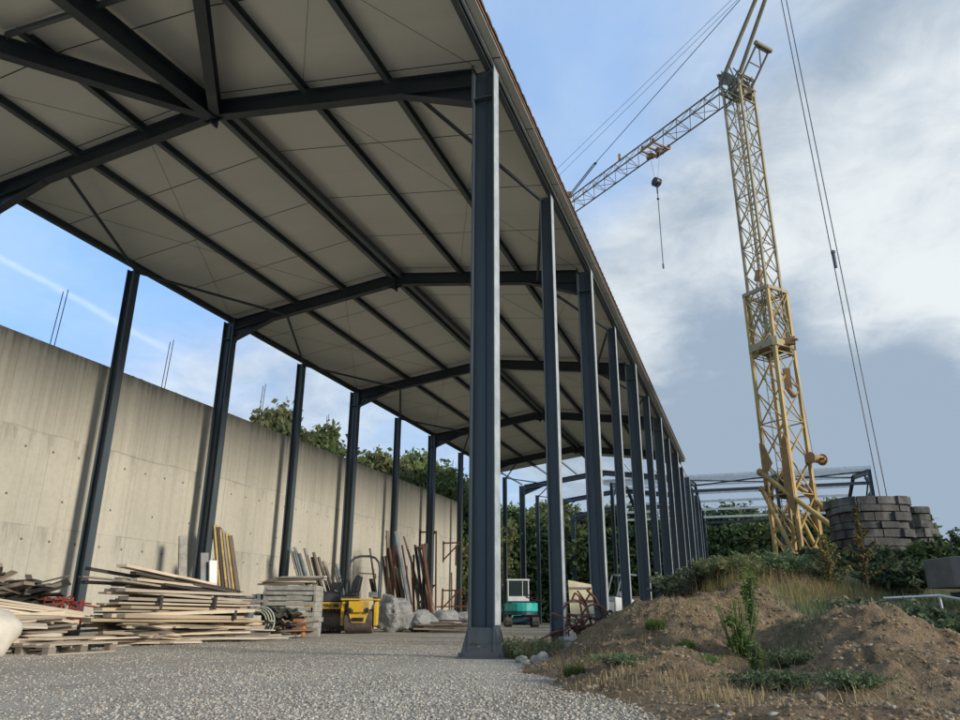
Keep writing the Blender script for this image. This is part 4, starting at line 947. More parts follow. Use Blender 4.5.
# boards and props leaning on the wall
def lean(x, y, zb, L, w, t, mname, dx, dy, label, group, name='propped_board', cat='board', face=0.0):
    """board whose foot is at (x, y, zb) and whose head leans towards the wall"""
    b = MB(); p0 = V((0, 0, 0)); d = V((dx, dy, 1)).normalized()*L; b.bar(p0, d, w, t, up=(math.cos(face), math.sin(face), 0))
    o = b.build(name, M[mname], None, bevel=.004); o.location = (x, y, zb); return tag(o, label, cat, group)
for i in range(6):
    lean(-13.50+.085*i, 17.7+.05*i, .2, 2.75-.05*i, .13, .08, ['form_yellow', 'wood_dark', 'form_yellow', 'wood_old', 'form_yellow', 'wood_old'][i], -.20-.012*i, -.06, ['first', 'second', 'third', 'fourth', 'fifth', 'last'][i]+' tall panel from left in the yellow-edged row leaning behind the grey stacks', 'yellow formwork leaning on the wall', 'leaning_formwork', 'formwork', -.3)
for i, (x, y, L, m_) in enumerate(((-13.7, 16.3, 2.3, 'ply'), (-13.5, 16.9, 1.9, 'grey_metal'), (-13.3, 17.0, 1.7, 'white'))):
    lean(x, y, .2, L, .22, .06, m_, -.14, .0, ['pale grey board leaning beside the second wall column', 'dark grey board leaning between the pale board and the yellow panels', 'narrow white board leaning in front of the yellow-edged panels'][i], 'boards leaning by the second wall column', face=-.4)
for i in range(13):
    lean(-12.95+.085*i, 21.3+.06*i, .05, 2.75-.06*i+rg.uniform(-.15, .15), .11, .05, rg.choice(['grey_metal', 'wood_old', 'wood_old', 'ply']), -.34+rg.gauss(0, .03), -.12+rg.gauss(0, .03), ['first', 'second', 'third', 'fourth', 'fifth', 'sixth', 'seventh', 'eighth', 'ninth', 'tenth', 'eleventh', 'twelfth', 'last'][i]+' grey pole from left in the bundle leaning left of the roller', 'poles leaning left of the roller', 'leaning_pole', 'pole')
for i in range(30):
    x = -13.3+2.3*i/29+rg.uniform(-.03, .03); y = 26.4+rg.uniform(-.2, .9)
    lean(x, y, .1, rg.choice([1.8, 2.2, 2.6, 3.0, 3.5]), rg.choice([.06, .09, .16, .22]), .05, rg.choice(['rust', 'rust', 'wood_dark', 'wood_old', 'grey_metal', 'wood_old']), rg.gauss(-.17, .10), rg.gauss(-.05, .08), ['first', 'second', 'third', 'fourth', 'fifth', 'sixth', 'seventh', 'eighth', 'ninth', 'tenth', 'eleventh', 'twelfth', 'thirteenth', 'fourteenth', 'fifteenth', 'sixteenth', 'seventeenth', 'eighteenth', 'nineteenth', 'twentieth', 'twenty-first', 'twenty-second', 'twenty-third', 'twenty-fourth', 'twenty-fifth', 'twenty-sixth', 'twenty-seventh', 'twenty-eighth', 'twenty-ninth', 'last'][i]+' grimy prop from left in the row leaning behind the wrapped bundles', 'props leaning behind the wrapped bundles', 'leaning_prop', 'prop')
for i, (x, y, z, sx, sy, sz, lb) in enumerate(((-11.3, 23.5, .55, .62, .6, .62, 'tall crumpled white plastic bundle standing right beside the roller'), (-10.6, 24.2, .34, .55, .5, .34, 'low grey plastic-wrapped bundle, first right of the tall one'), (-10.0, 25.0, .42, .45, .5, .30, 'low grey plastic-wrapped bundle in the middle of the row'), (-9.45, 25.6, .42, .6, .5, .22, 'flattest grey plastic-wrapped bundle at the right end of the row'))):
    b = MB(); b.ball((0, 0, 0), (sx, sy, sz), .12, 4, 20+i)
    for k_ in range(len(b.v)):
        p = V(b.v[k_]); q_ = p*2.6+V((i*3, 0, 0)); b.v[k_] = tuple(p*(.92+.34*abs(mnoise.noise(q_))+.12*abs(mnoise.noise(q_*2.1))))
    o = b.build('wrapped_bundle', M['wrap'], None, False); o.location = (x, y, z); tag(o, lb, 'bundle', 'plastic-wrapped bundles by the roller')
for i in range(12):
    plank(-9.9+rg.uniform(-.6, .9), 24.2+rg.uniform(-.5, .8), .06+.03*i, rg.choice([1.4, 2.0]), .16, .05, math.pi/2+YAW+rg.gauss(0, .12), rg.gauss(0, .02), 0, rg.choice(['wood', 'wood_old', 'wood_old', 'wood_dark']), ['lowest', 'second', 'third', 'fourth', 'fifth', 'sixth', 'seventh', 'eighth', 'ninth', 'tenth', 'eleventh', 'topmost'][i]+' board of the low stack before the plastic-wrapped bundles', 'boards under the wrapped bundles')
o = empty('scrap_rack', (-12.9, 33.5, 0), 'rusty scrap iron rack standing near the end of the concrete wall', 'rack', None, YAW)
for x in (-.7, -.2, .3, .9):
    b = MB(); b.bar((x, 0, 0), (x+rg.gauss(0, .1), 0, rg.uniform(1.3, 2.6)), .06, .06, up=(1, 0, 0)); b.build('upright', M['rust'], o)
b = MB(); b.bar((-.9, 0, .9), (1.2, 0, .95), .06, .06); b.bar((-.9, .2, .4), (1.2, .2, .3), .06, .06); b.path([(1.3, 0, 1.3), (1.9, 0, .9), (1.6, 0, .3), (1.1, 0, .5)], .03, 5); b.build('rails', M['rust'], o)

# ------------------------------------------------------------------ tandem roller
rl = empty('road_roller', (-11.42, 21.42, 0), 'small yellow tandem road roller with black hood and bent roll bar', 'road roller', None, YAW)
RS = 1.0
def drum(x, y, r, w, ang, nm='drum'):
    d = V((math.cos(ang), math.sin(ang), 0)); b = MB(); b.cyl(V((x, y, r))-d*w/2, V((x, y, r))+d*w/2, r, 28); o = b.build(nm, M['drum'], rl)
    b = MB()
    for s in (-1, 1): b.cyl(V((x, y, r))+d*s*(w/2+.001), V((x, y, r))+d*s*(w/2+.02), r*.55, 18)
    b.build('hub', M['black'], o)
# local axes: x = right as seen from the yard, y = away
drum(.02, 0, .35, .82, 0.0); drum(-1.12, .75, .35, .90, .10)
b = MB()
for s in (-1, 1):
    x = .02+s*.50
    b.poly([(x-.05, -.20, .22), (x-.05, -.26, .62), (x-.05, -.10, .92), (x-.05, .10, .92), (x-.05, .22, .6), (x-.05, .12, .24)], (.10, 0, 0))
b.poly([(-.30, -.30, .92), (.34, -.30, .92), (.30, -.36, .55), (.22, -.38, .30), (-.18, -.38, .30), (-.26, -.36, .55)], (0, .16, 0))
b.poly([(-.56, -.20, .95), (.60, -.20, .95), (.60, .2, .95), (-.56, .2, .95)], (0, 0, .05))
b.box((.02, -.42, .66), (.30, .06, .12)); rb = b.build('rear_frame', M['yellow'], rl, bevel=.012)
b = MB(); b.box((.28, -.405, .66), (.10, .04, .14)); b.box((-.24, -.405, .66), (.10, .04, .14)); b.box((.02, -.40, .40), (.34, .03, .10)); b.build('lamp_recess', M['black'], rb)
# front body: hood sloping away with yellow band and lettering
b = MB(); b.poly([(-1.70, .30, .92), (-.62, .18, .92), (-.66, .16, 1.12), (-.95, .22, 1.26), (-1.50, .34, 1.14), (-1.70, .32, 1.02)], (.06, .85, 0)); hd = b.build('hood', M['hood'], rl, bevel=.03)
b = MB(); b.poly([(-1.74, .26, .70), (-.60, .14, .70), (-.60, .14, .90), (-1.74, .26, .90)], (.06, .9, 0)); yb = b.build('side_band', M['yellow'], rl, bevel=.01)
b = MB(); b.box((-1.52, .275, .80), (.16, .03, .10), Matrix.Rotation(-.105, 3, 'Z')); b.box((-.76, .145, .80), (.16, .03, .10), Matrix.Rotation(-.105, 3, 'Z')); b.build('grille', M['black'], yb)
tx = bpy.data.curves.new('lettering', 'FONT'); tx.body = 'BOMAG'; tx.size = .15; tx.extrude = .004; tx.align_x = 'CENTER'; tx.align_y = 'CENTER'
to = bpy.data.objects.new('tmp', tx); scene.collection.objects.link(to); dg = bpy.context.evaluated_depsgraph_get(); tme = bpy.data.meshes.new_from_object(to.evaluated_get(dg)); bpy.data.objects.remove(to)
tme.materials.clear(); tme.materials.append(M['black']); lo = bpy.data.objects.new('lettering', tme); scene.collection.objects.link(lo); lo.parent = yb; lo.location = (-1.14, .188, .80); lo.rotation_euler = (math.pi/2, 0, -.105)
b = MB(); b.box((-1.15, .72, .62), (1.0, .26, .14)); b.poly([(-1.70, .5, .3), (-1.70, .95, .3), (-1.70, .95, .75), (-1.70, .5, .75)], (.05, 0, 0)); b.poly([(-.62, .4, .3), (-.62, .85, .3), (-.62, .85, .75), (-.62, .4, .75)], (.05, 0, 0)); b.build('front_fork', M['black'], rl)
b = MB(); b.poly([(-.62, .0, .98), (-.14, -.02, .98), (-.10, -.02, 1.06), (-.60, 0, 1.10)], (0, .42, 0)); b.box((-.30, .15, .86), (.42, .5, .22)); b.build('platform', M['hood'], rl, bevel=.01)
b = MB(); b.poly([(-.48, -.08, 1.08), (-.10, -.08, 1.08), (-.08, -.08, 1.20), (-.48, -.08, 1.18)], (0, .42, 0)); b.poly([(-.30, -.12, 1.16), (-.06, -.12, 1.20), (.02, -.12, 1.66), (-.14, -.12, 1.70), (-.26, -.12, 1.45)], (0, .40, 0)); b.build('seat', M['black'], rl, bevel=.03)
b = MB(); b.box((-.78, .25, 1.36), (.34, .3, .22), Matrix.Rotation(.3, 3, 'Y')); b.path([(-.62+.16*math.cos(t_), .22+.03*math.sin(t_), 1.54+.10*math.sin(t_)) for t_ in [2*math.pi*q/12 for q in range(13)]], .014, 5); b.tube((-.7, .2, 1.4), (-.62, .22, 1.54), .02, 6); b.build('console', M['black'], rl)
arc = [(-.36, .05, 1.0), (-.40, .05, 1.9), (-.36, .05, 2.10), (-.24, .05, 2.22), (-.06, .05, 2.27), (.22, .05, 2.27), (.40, .05, 2.22), (.52, .05, 2.08), (.56, .05, 1.88), (.56, .05, .98)]
b = MB(); b.path(arc, .036, 8)
for p in arc[1:-1]: b.ball(p, .036, 0, 1, 0)
b.build('roll_bar', M['hood'], rl)
b = MB(); b.path([(-.12, .1, 1.62), (-.10, .1, 1.76), (.42, .1, 1.74), (.44, .1, 1.62), (.30, .1, 1.5)], .02, 6); b.build('grab_rail', M['rust'], rl)
b = MB(); b.box((.40, .05, 1.12), (.26, .3, .16)); b.build('side_box', M['grey_metal'], rl, bevel=.01)

# ------------------------------------------------------------------ mini excavator (seen from behind)
ex = empty('mini_excavator', (-11.1, 37.9, 0), 'turquoise mini excavator with white cab seen from behind, far inside the hall', 'excavator', None, YAW)
for s in (-1, 1):
    b = MB(); x = s*.66
    prof_ = [(x-.17, -1.0, .10), (x-.17, -1.05, .28), (x-.17, -.95, .46), (x-.17, .95, .46), (x-.17, 1.05, .28), (x-.17, 1.0, .08), (x-.17, .8, 0), (x-.17, -.8, 0)]
    b.poly(prof_, (.34, 0, 0)); t = b.build('track', M['rubber'], ex, bevel=.02)
    b = MB()
    for yy in (-.8, -.4, 0, .4, .8): b.cyl((x-.18, yy, .22), (x+.18, yy, .22), .11, 12)
    b.build('track_roller', M['grey_metal'], t)
b = MB(); b.box((0, 0, .34), (.9, 1.0, .2)); b.cyl((0, 0, .44), (0, 0, .54), .4, 20); b.build('undercarriage', M['navy'], ex)
b = MB(); pts = [(.82*math.sin(a)*1.0, -.88*math.cos(a), .56) for a in [R(t_) for t_ in range(-80, 81, 16)]]; b.poly(pts+[(.80, .55, .56), (-.80, .55, .56)], (0, 0, .16)); b.build('lower_body', M['navy'], ex, bevel=.02)
b = MB(); pts = [(.84*math.sin(a)*1.0, -.92*math.cos(a), .72) for a in [R(t_) for t_ in range(-80, 81, 16)]]; b.poly(pts+[(.82, .3, .72), (-.82, .3, .72)], (0, 0, .42)); b.build('counterweight', M['teal'], ex, bevel=.05)
b = MB(); b.poly([(-.7, -.7, 1.14), (.70, -.7, 1.14), (.66, -.6, 1.22), (-.66, -.6, 1.22)], (0, .5, 0)); b.build('rear_hood', M['navy'], ex, bevel=.02)
b = MB()
for x in (-.66, .36):
    for y in (-.42, .55): b.bar((x, y, 1.18), (x, y, 2.22), .05, .05, up=(1, 0, 0))
b.box((-.15, .07, 2.24), (1.14, 1.12, .08)); b.box((-.15, -.42, 1.30), (1.02, .06, .30)); b.bar((.06, -.44, 1.4), (.06, -.44, 2.2), .04, .03, up=(1, 0, 0)); b.bar((-.66, .07, 1.3), (.36+.0, .07, 1.3), .04, .08); cb = b.build('cab', M['white'], ex, bevel=.015)
b = MB(); b.box((-.15, -.42, 1.79), (.94, .02, .82)); b.box((-.66, .07, 1.79), (.02, .9, .82)); b.box((.36, .07, 1.79), (.02, .9, .82)); b.box((-.15, .55, 1.79), (.94, .02, .82)); b.build('window', M['glass'], cb)
b = MB(); b.path([(-.1, 1.0, .8), (-.1, 1.5, 1.7), (-.1, 2.6, 1.8)], .09, 6); b.path([(-.1, 2.6, 1.8), (-.1, 2.9, .8)], .07, 6); b.box((-.1, 2.85, .55), (.5, .3, .45)); b.build('boom_and_bucket', M['teal'], ex)
b = MB(); b.box((0, 1.35, .25), (1.5, .08, .34)); b.build('dozer_blade', M['navy'], ex, bevel=.01)
b = MB(); b.path([(-.9, -.1, 1.6), (-.72, -.1, 1.9)], .015, 5); b.box((-.95, -.1, 1.5), (.03, .12, .22)); b.build('mirror', M['black'], ex)

# far vehicles glimpsed between the columns
wl = empty('white_dumper', (-6.0, 35.4, .0), 'small white dumper with tilted roll frame glimpsed between the right columns', 'dumper', None, YAW+R(20))
b = MB(); b.poly([(-.2, -.5, .55), (1.0, -.5, .55), (1.1, -.5, .75), (.75, -.5, 1.25), (-.2, -.5, 1.35)], (0, 1.0, 0)); b.build('hood', M['white'], wl, bevel=.04)
b = MB(); b.poly([(-1.6, -.55, .7), (-.3, -.55, .6), (-.25, -.55, 1.1), (-1.9, -.55, 1.3)], (0, 1.1, 0)); b.build('skip', M['grey_metal'], wl, bevel=.02)
for x in (-1.1, .7):
    for y in (-.62, .62):
        b = MB(); b.cyl((x, y-.14, .42), (x, y+.14, .42), .42, 20); w_ = b.build('wheel', M['rubber'], wl); b = MB(); b.cyl((x, y-.15, .42), (x, y+.15, .42), .2, 14); b.build('rim', M['white'], w_)
b = MB(); b.path([(-.1, -.45, 1.3), (.25, -.45, 2.35), (1.0, -.45, 2.3)], .04, 6); b.path([(-.1, .45, 1.3), (.25, .45, 2.35), (1.0, .45, 2.3)], .04, 6); b.tube((.25, -.45, 2.35), (.25, .45, 2.35), .04, 6); b.build('roll_frame', M['grey_metal'], wl)
b = MB(); b.ball((.55, 0, 1.5), (.22, .22, .16), .05, 2, 1); b.build('air_filter', M['white'], wl, True)
def car(loc, rz_, m, label):
    o = empty('parked_car', loc, label, 'car', None, rz_)
    b = MB(); b.poly([(-2.0, -.82, .35), (2.0, -.82, .35), (2.05, -.82, .62), (1.85, -.82, .85), (.95, -.82, .95), (-1.9, -.82, .95), (-2.05, -.82, .65)], (0, 1.64, 0)); b.build('body', M[m], o, bevel=.06)
    b = MB(); b.poly([(.85, -.70, .94), (.25, -.64, 1.42), (-1.2, -.64, 1.42), (-1.85, -.70, .94)], (0, 1.32, 0)); c = b.build('cabin', M['glass'], o, bevel=.05)
    b = MB(); b.poly([(.24, -.62, 1.425), (-1.2, -.62, 1.425), (-1.15, -.6, 1.46), (.18, -.6, 1.46)], (0, 1.24, 0)); b.build('roof', M[m], o, bevel=.01)
    for x in (-1.25, 1.25):
        for y in (-.72, .72):
            b = MB(); b.cyl((x, y-.11, .32), (x, y+.11, .32), .32, 20); w_ = b.build('wheel', M['rubber'], o); b = MB(); b.cyl((x, y-.12, .32), (x, y+.12, .32), .19, 14); b.build('rim', M['galv'], w_)
    for y in (-.6, .6):
        b = MB(); b.box((2.0, y, .68), (.08, .3, .12)); b.build('headlight', M['white'], o)
    return o
car((-5.6, 39.5, .0), YAW+R(15), 'carred', 'dark red car behind the white dumper, between the right columns')
car((1.4, 33.5, 1.45), R(200), 'carred', 'dark red car standing behind the legs of the crane')

# ------------------------------------------------------------------ rusty tangle, trough and cream board
tg = empty('scrap_iron_heap', (-2.95, 13.6, .12), 'tangled heap of rusty iron bars between the second post and the mound', 'scrap iron', None, YAW)
for i in range(26):
    b = MB(); x = rg.gauss(.12, .27); z = abs(rg.gauss(.2, .26)); a = rg.uniform(0, math.pi); L = rg.uniform(.25, .6)
    p = V((x, rg.uniform(-.25, .25), z+.1)); d = V((math.cos(a), rg.uniform(-.4, .4), math.sin(a)*.8)).normalized()*L
    q = p+d*.5; r_ = rg.choice([.012, .018, .024])
    b.path([p-d*.5, p+V((0, 0, rg.uniform(-.08, .08))), q, q+V((rg.uniform(-.15, .15), 0, rg.uniform(-.15, .15)))], r_, 5); b.build('iron_bar', M['rust'], tg)
b = MB()
for cxx, czz, r_ in ((-.05, .45, .22), (.3, .35, .25), (.15, .2, .2)):
    b.path([(cxx+r_*math.cos(t_), -.1+.08*math.sin(2*t_), czz+r_*math.sin(t_)) for t_ in [2*math.pi*q/16 for q in range(17)]], .018, 5)
b.build('iron_ring', M['rust'], tg)
b = MB(); b.path([(-.75, -.1, -.02), (-.35, -.1, .16), (-.15, -.12, .3)], .022, 6); b.path([(-.40, -.15, .05), (-.38, -.15, -.3)], .022, 6); b.build('iron_bar', M['rust'], tg)
o = crate('metal_trough', (-2.72, 12.75, -.02), (.62, .4, .22), 'grey_metal', 'blue-grey metal trough under the rusty iron heap beside the mound', 'trough', YAW+R(6))
o = empty('cream_board', (-3.15, 15.0, 0), 'cream ribbed board leaning upright behind the rusty iron heap', 'board', None, YAW)
b = MB(); b.poly([(-.22, 0, .1), (.26, 0, .1), (.22, .22, 1.12), (-.24, .22, 1.20)], (0, .03, 0)); b.build('board', M['panel_w'], o)
b = MB()
for z in (.3, .55, .8, 1.05): b.bar((-.22, (z-.1)*.21-.02, z), (.23, (z-.1)*.21-.02, z), .03, .03)
b.build('batten', M['wood_old'], o)

# ------------------------------------------------------------------ vegetation
def leaf_cloud(n, fn, size, aspect=1.6, seed=1, up=.3):
    """many small leaf quads; fn(rs) gives centres"""
    rs = np.random.RandomState(seed); c = fn(rs, n); n = len(c)
    a = rs.normal(size=(n, 3)); a[:, 2] *= .7; a /= np.linalg.norm(a, axis=1)[:, None]
    q = rs.normal(size=(n, 3)); bb = np.cross(a, q); bb /= np.linalg.norm(bb, axis=1)[:, None]
    s = size*rs.uniform(.6, 1.35, n)[:, None]
    v = np.stack([c-a*s*aspect*.5, c+bb*s*.4, c+a*s*aspect*.5, c-bb*s*.4], 1).reshape(-1, 3)
    f = np.arange(4*n).reshape(n, 4)
    return v, f
def mesh_np(name, v, f, m):
    me = bpy.data.meshes.new(name); n = len(f); k_ = f.shape[1]
    me.vertices.add(len(v)); me.vertices.foreach_set('co', v.astype(np.float32).ravel())
    me.loops.add(n*k_); me.loops.foreach_set('vertex_index', f.astype(np.int32).ravel())
    me.polygons.add(n); me.polygons.foreach_set('loop_start', np.arange(0, n*k_, k_, dtype=np.int32))
    try: me.polygons.foreach_set('loop_total', np.full(n, k_, dtype=np.int32))
    except Exception: pass
    me.materials.append(m); me.update(calc_edges=True); return me
def clumps(nc, rx, ry, z0, z1, cr, flat=.8, crown_pow=.6):
    def fn(rs, n):
        cs = []
        while len(cs) < nc:
            p = rs.uniform(-1, 1, 3); r = np.linalg.norm(p)
            if r < 1.1 and r > .3: cs.append(p)
        cs = np.array(cs); zc, zh = (z0+z1)/2, (z1-z0)/2
        taper = 1-.35*np.clip(cs[:, 2], 0, 1)
        cc = np.stack([cs[:, 0]*rx*taper, cs[:, 1]*ry*taper, zc+cs[:, 2]*zh], 1)
        rad = cr*rs.uniform(.35, 1.2, nc)
        idx = rs.choice(nc, n, p=rad**2/np.sum(rad**2)); d = rs.normal(size=(n, 3))
        dn = d/np.linalg.norm(d, axis=1)[:, None]; u = rs.uniform(.4, 1.1, n)**.6
        loose = rs.uniform(size=n) < .3; u = np.where(loose, u*rs.uniform(1, 1.7, n), u)
        return cc[idx]+dn*(rad[idx]*u)[:, None]*np.array([1, 1, flat])
    return fn
def sprays(ns, w, h, spread=1.0, jit=.05, low=.1, droop=.25):
    """leaves set along many arching stems from one root"""
    def fn(rs, n):
        a = rs.uniform(0, 6.283, ns); L = rs.uniform(.45, 1.08, ns); ln = rs.uniform(.05, 1, ns)**.8*spread
        i = rs.randint(0, ns, n); t = rs.uniform(low, 1, n)**.8
        r = ln[i]*w*.5*t**1.15; z = h*L[i]*(t-droop*ln[i]*t**3)
        ox = rs.normal(0, w*.10, ns); oy = rs.normal(0, w*.10, ns)
        j = jit*(.35+.8*np.sin(np.pi*np.clip(t, 0, 1)**.8))
        return np.stack([ox[i]+r*np.cos(a[i])+rs.normal(0, 1, n)*j, oy[i]+r*np.sin(a[i])+rs.normal(0, 1, n)*j, z+rs.normal(0, 1, n)*j*.7], 1)
    return fn
TREE_MESH = {}
def tree_proto(key, h, w, nl, ls, mk, seed, nc=34):
    v, f = leaf_cloud(nl, clumps(nc, w*.40, w*.40, h*.22, h*.92, w*.12), ls, 1.5, seed)
    crown = mesh_np('crown', v, f, M[mk])
    b = MB(); rs = random.Random(seed); b.tube((0, 0, -.3), (.1, 0, h*.35), .16*h/8, 8, .11*h/8); b.tube((.1, 0, h*.35), (0, .1, h*.75), .11*h/8, 7, .03)
    for i in range(9):
        a = i*2.4; z = h*(.28+.05*i); b.tube((.05, 0, z), (math.cos(a)*w*.33, math.sin(a)*w*.33, z+h*.18), .045*h/8, 5, .015)
    t = b.build('trunk', M['bark']); me = t.data; bpy.data.objects.remove(t); TREE_MESH[key] = (crown, me)
def tree(key, x, y, z, s, rz_, label, group, name='tree', cat='tree', sz=None):
    o = empty(name, (x, y, z), label, cat, group, rz_); o.scale = (s, s, sz or s)
    for nm, me in zip(('crown', 'trunk'), TREE_MESH[key]):
        c = bpy.data.objects.new(nm, me); scene.collection.objects.link(c); c.parent = o
    return o
tree_proto('a', 10, 7.5, 15000, .28, 'leaf_dark', 11, 110)
tree_proto('b', 10, 8.5, 15000, .28, 'leaf_mid', 12, 110)
tree_proto('c', 10, 7.0, 13000, .28, 'leaf_olive', 13, 100)
# wood behind the frames
G = 'trees of the wood behind the steel frames'
LB = {'a': 'dark green broadleaf tree in the wood behind the steel frames', 'b': 'mid green broadleaf tree in the wood behind the steel frames', 'c': 'olive broadleaf tree in the wood behind the steel frames'}
rt = random.Random(5)
ORD = ['first', 'second', 'third', 'fourth', 'fifth', 'sixth', 'seventh', 'eighth', 'ninth', 'tenth', 'eleventh', 'twelfth', 'thirteenth', 'fourteenth', 'fifteenth', 'sixteenth', 'seventeenth', 'eighteenth', 'nineteenth', 'twentieth', 'twenty-first', 'twenty-second', 'twenty-third', 'twenty-fourth', 'twenty-fifth']
CN = {'a': 'dark green', 'b': 'mid green', 'c': 'olive'}
for row, yy in enumerate((69, 74, 80)):
    for i in range(22):
        x = -41+3.0*i+row*1.4; key = rt.choice('bbc' if x < -12 else 'aaab' if row == 0 else 'abb')
        if x > 12.5: continue
        hh = (1.06 if x < -12 else .98)+.05*row-(.12 if x > 8 else 0)
        tree(key, x+rt.uniform(-.8, .8), yy+rt.uniform(-1.5, 1.5), 0, 1, rt.uniform(0, 6), '%s tree from left in the %s row of the far wood, %s' % (ORD[i], ['front', 'middle', 'rear'][row], CN[key]), G, sz=hh*rt.uniform(.92, 1.08))
# low dense edge of the wood
v, f = leaf_cloud(80000, lambda rs, n: np.stack([rs.uniform(-42, 14, n), 67.5+rs.normal(0, 1.2, n), np.abs(rs.beta(1.1, 1.6, n))*8.0], 1), .34, 1.5, 77)
o = bpy.data.objects.new('undergrowth', mesh_np('undergrowth', v, f, M['leaf_dark'])); scene.collection.objects.link(o); tag(o, 'dense dark undergrowth along the edge of the far wood', 'undergrowth', None, 'stuff')
# trees over the wall
for i, (tx_, ty_, top, key, w_, lb) in enumerate(((-22.3, 32.0, 10.9, 'c', .62, 'light olive tree rising above the wall between the second frame column and third post'), (-20.9, 34.4, 10.3, 'b', .62, 'green tree above the wall just right of the third post'), (-19.0, 37.6, 9.3, 'c', .62, 'olive tree above the wall right of the third frame column'), (-18.2, 40.2, 9.9, 'b', .68, 'light green tree above the wall beside the third rear post'), (-17.6, 43.0, 9.5, 'b', .66, 'bushy green tree above the far end of the wall'), (-17.4, 47.0, 9.3, 'c', .7, 'olive tree just beyond the far end of the wall'))):
    tree(key, tx_, ty_, 0, w_*1.25, i*1.3, lb, 'trees behind the concrete wall', sz=(top-.35)/9.4)

# shrub builder
def shrub(loc, w, h, nl, ls, mk, seed, label, cat='shrub', name='shrub', group=None, nc=16, z0=.08):
    o = empty(name, loc, label, cat, group)
    v, f = leaf_cloud(nl, sprays(max(24, nc*5), w*1.15, h*1.05, jit=max(w*.035, ls*.7)), ls, 2.3, seed)
    c = bpy.data.objects.new('foliage', mesh_np('foliage', v, f, M[mk])); scene.collection.objects.link(c); c.parent = o
    b = MB(); rs = random.Random(seed)
    for i in range(7):
        a = rs.uniform(0, 6.3); b.tube((0, 0, -.1), (math.cos(a)*w*.3, math.sin(a)*w*.25, h*rs.uniform(.5, .85)), .018, 5, .006)
    c = b.build('stems', M['bark'], o); return o
def on(x, y, d=0): return (x, y, mound_z(x, y)+d)
shrub(on(1.55, 20.6), 1.2, .62, 2800, .085, 'leaf_shrub', 31, 'dark green shrub at the foot of the crane, left of the large pier')
shrub(on(2.9, 19.6), 1.5, .78, 4200, .085, 'leaf_shrub', 32, 'dark green shrub in front of the middle of the large stone pier')
shrub(on(3.8, 19.8), 1.4, .95, 4800, .085, 'leaf_dark', 33, 'dark shrub covering the foot of the narrow stone pier')
shrub(on(2.3, 14.6), 1.4, .62, 3600, .065, 'leaf_shrub', 34, 'low bushy shrub between the pier and the concrete block')
shrub(on(5.0, 20.5), 1.8, 1.3, 3200, .085, 'leaf_dark', 35, 'sparse dark shrub against the sky above the concrete block', z0=.2)
shrub(on(5.9, 21.5), 2.0, 1.7, 4200, .09, 'leaf_dark', 36, 'dark shrub rising at the right edge above the concrete block')
shrub(on(1.35, 12.1), 1.5, .38, 3600, .05, 'weed_grey', 37, 'grey-green weeds growing behind the right earth heap', 'weeds', 'weed_clump')
shrub(on(1.95, 10.6), 1.2, .38, 3400, .05, 'leaf_shrub', 38, 'dark green weeds below the pipe rail behind the right earth heap', 'weeds', 'weed_clump')
shrub(on(.85, 14.3), 1.4, .28, 3000, .05, 'weed_grey', 39, 'grey-green weeds on the back of the mound before the crane', 'weeds', 'weed_clump')
shrub(on(.2, 22.0), 2.4, .45, 3000, .08, 'leaf_dark', 40, 'dark low shrub on the mound below the left crane leg')
shrub(on(-1.05, 14.6), 1.3, .55, 4200, .05, 'weed_grey', 41, 'pale weeds at the left end of the mound crest beside the last columns', 'weeds', 'weed_clump')

def blades(n, spread, h, w, seed, lean_=.35, fn=None, ell=1.0):
    """upright thin blades/stalks as bent strips"""
    rs = np.random.RandomState(seed)
    if fn is None:
        r = spread*np.sqrt(rs.uniform(0, 1, n)); a = rs.uniform(0, 6.283, n); base = np.stack([r*np.cos(a), r*np.sin(a)*ell, np.zeros(n)-.02], 1)
    else: base = fn(rs, n)
    a = rs.uniform(0, 6.283, n); hh = h*rs.uniform(.45, 1.1, n); ln = lean_*hh*rs.uniform(.1, 1.2, n)
    d = np.stack([np.cos(a), np.sin(a), np.zeros(n)], 1); sd_ = np.stack([-np.sin(a), np.cos(a), np.zeros(n)], 1)*(w*rs.uniform(.6, 1.3, n)/2)[:, None]
    z = np.array([0, 0, 1.])
    m1 = base+d*(ln*.3)[:, None]+z*(hh*.55)[:, None]; tp_ = base+d*ln[:, None]+z*hh[:, None]
    v = np.stack([base-sd_, base+sd_, m1+sd_*.8, m1-sd_*.8, tp_+sd_*.15, tp_-sd_*.15], 1).reshape(-1, 3)
    k_ = np.arange(n)[:, None]*6; f = np.concatenate([k_+np.array([0, 1, 2, 3]), k_+np.array([3, 2, 4, 5])])
    return v, f
def tuft(loc, n, spread, h, w, mk, seed, label, cat, name, group=None, extra=None, lean_=.35, ell=1.0):
    v, f = blades(n, spread, h, w, seed, lean_, None, ell)
    o = bpy.data.objects.new(name, mesh_np(name, v, f, M[mk])); scene.collection.objects.link(o); o.location = loc
    return tag(o, label, cat, group)
# bush of weeds right of the front column
shrub((-2.85, 9.85, 0), 1.0, .26, 4200, .018, 'weed_mix', 51, 'green weed clump growing at the right of the front column foot', 'weeds', 'weed_clump')
tuft((-2.95, 9.9, 0), 420, .5, .34, .005, 'dry_brown', 52, 'dry reddish stalks standing up out of the weeds beside the front column', 'dry stalks', 'dry_stalks')
tuft((-2.35, 9.5, .0), 420, .4, .22, .006, 'dry_olive', 53, 'yellowing grass between the front column weeds and the mound', 'dry grass', 'dry_grass')
tuft((-3.1, 12.6, 0), 400, .5, .22, .006, 'dry_olive', 54, 'yellowing grass around the foot of the second post', 'dry grass', 'dry_grass')
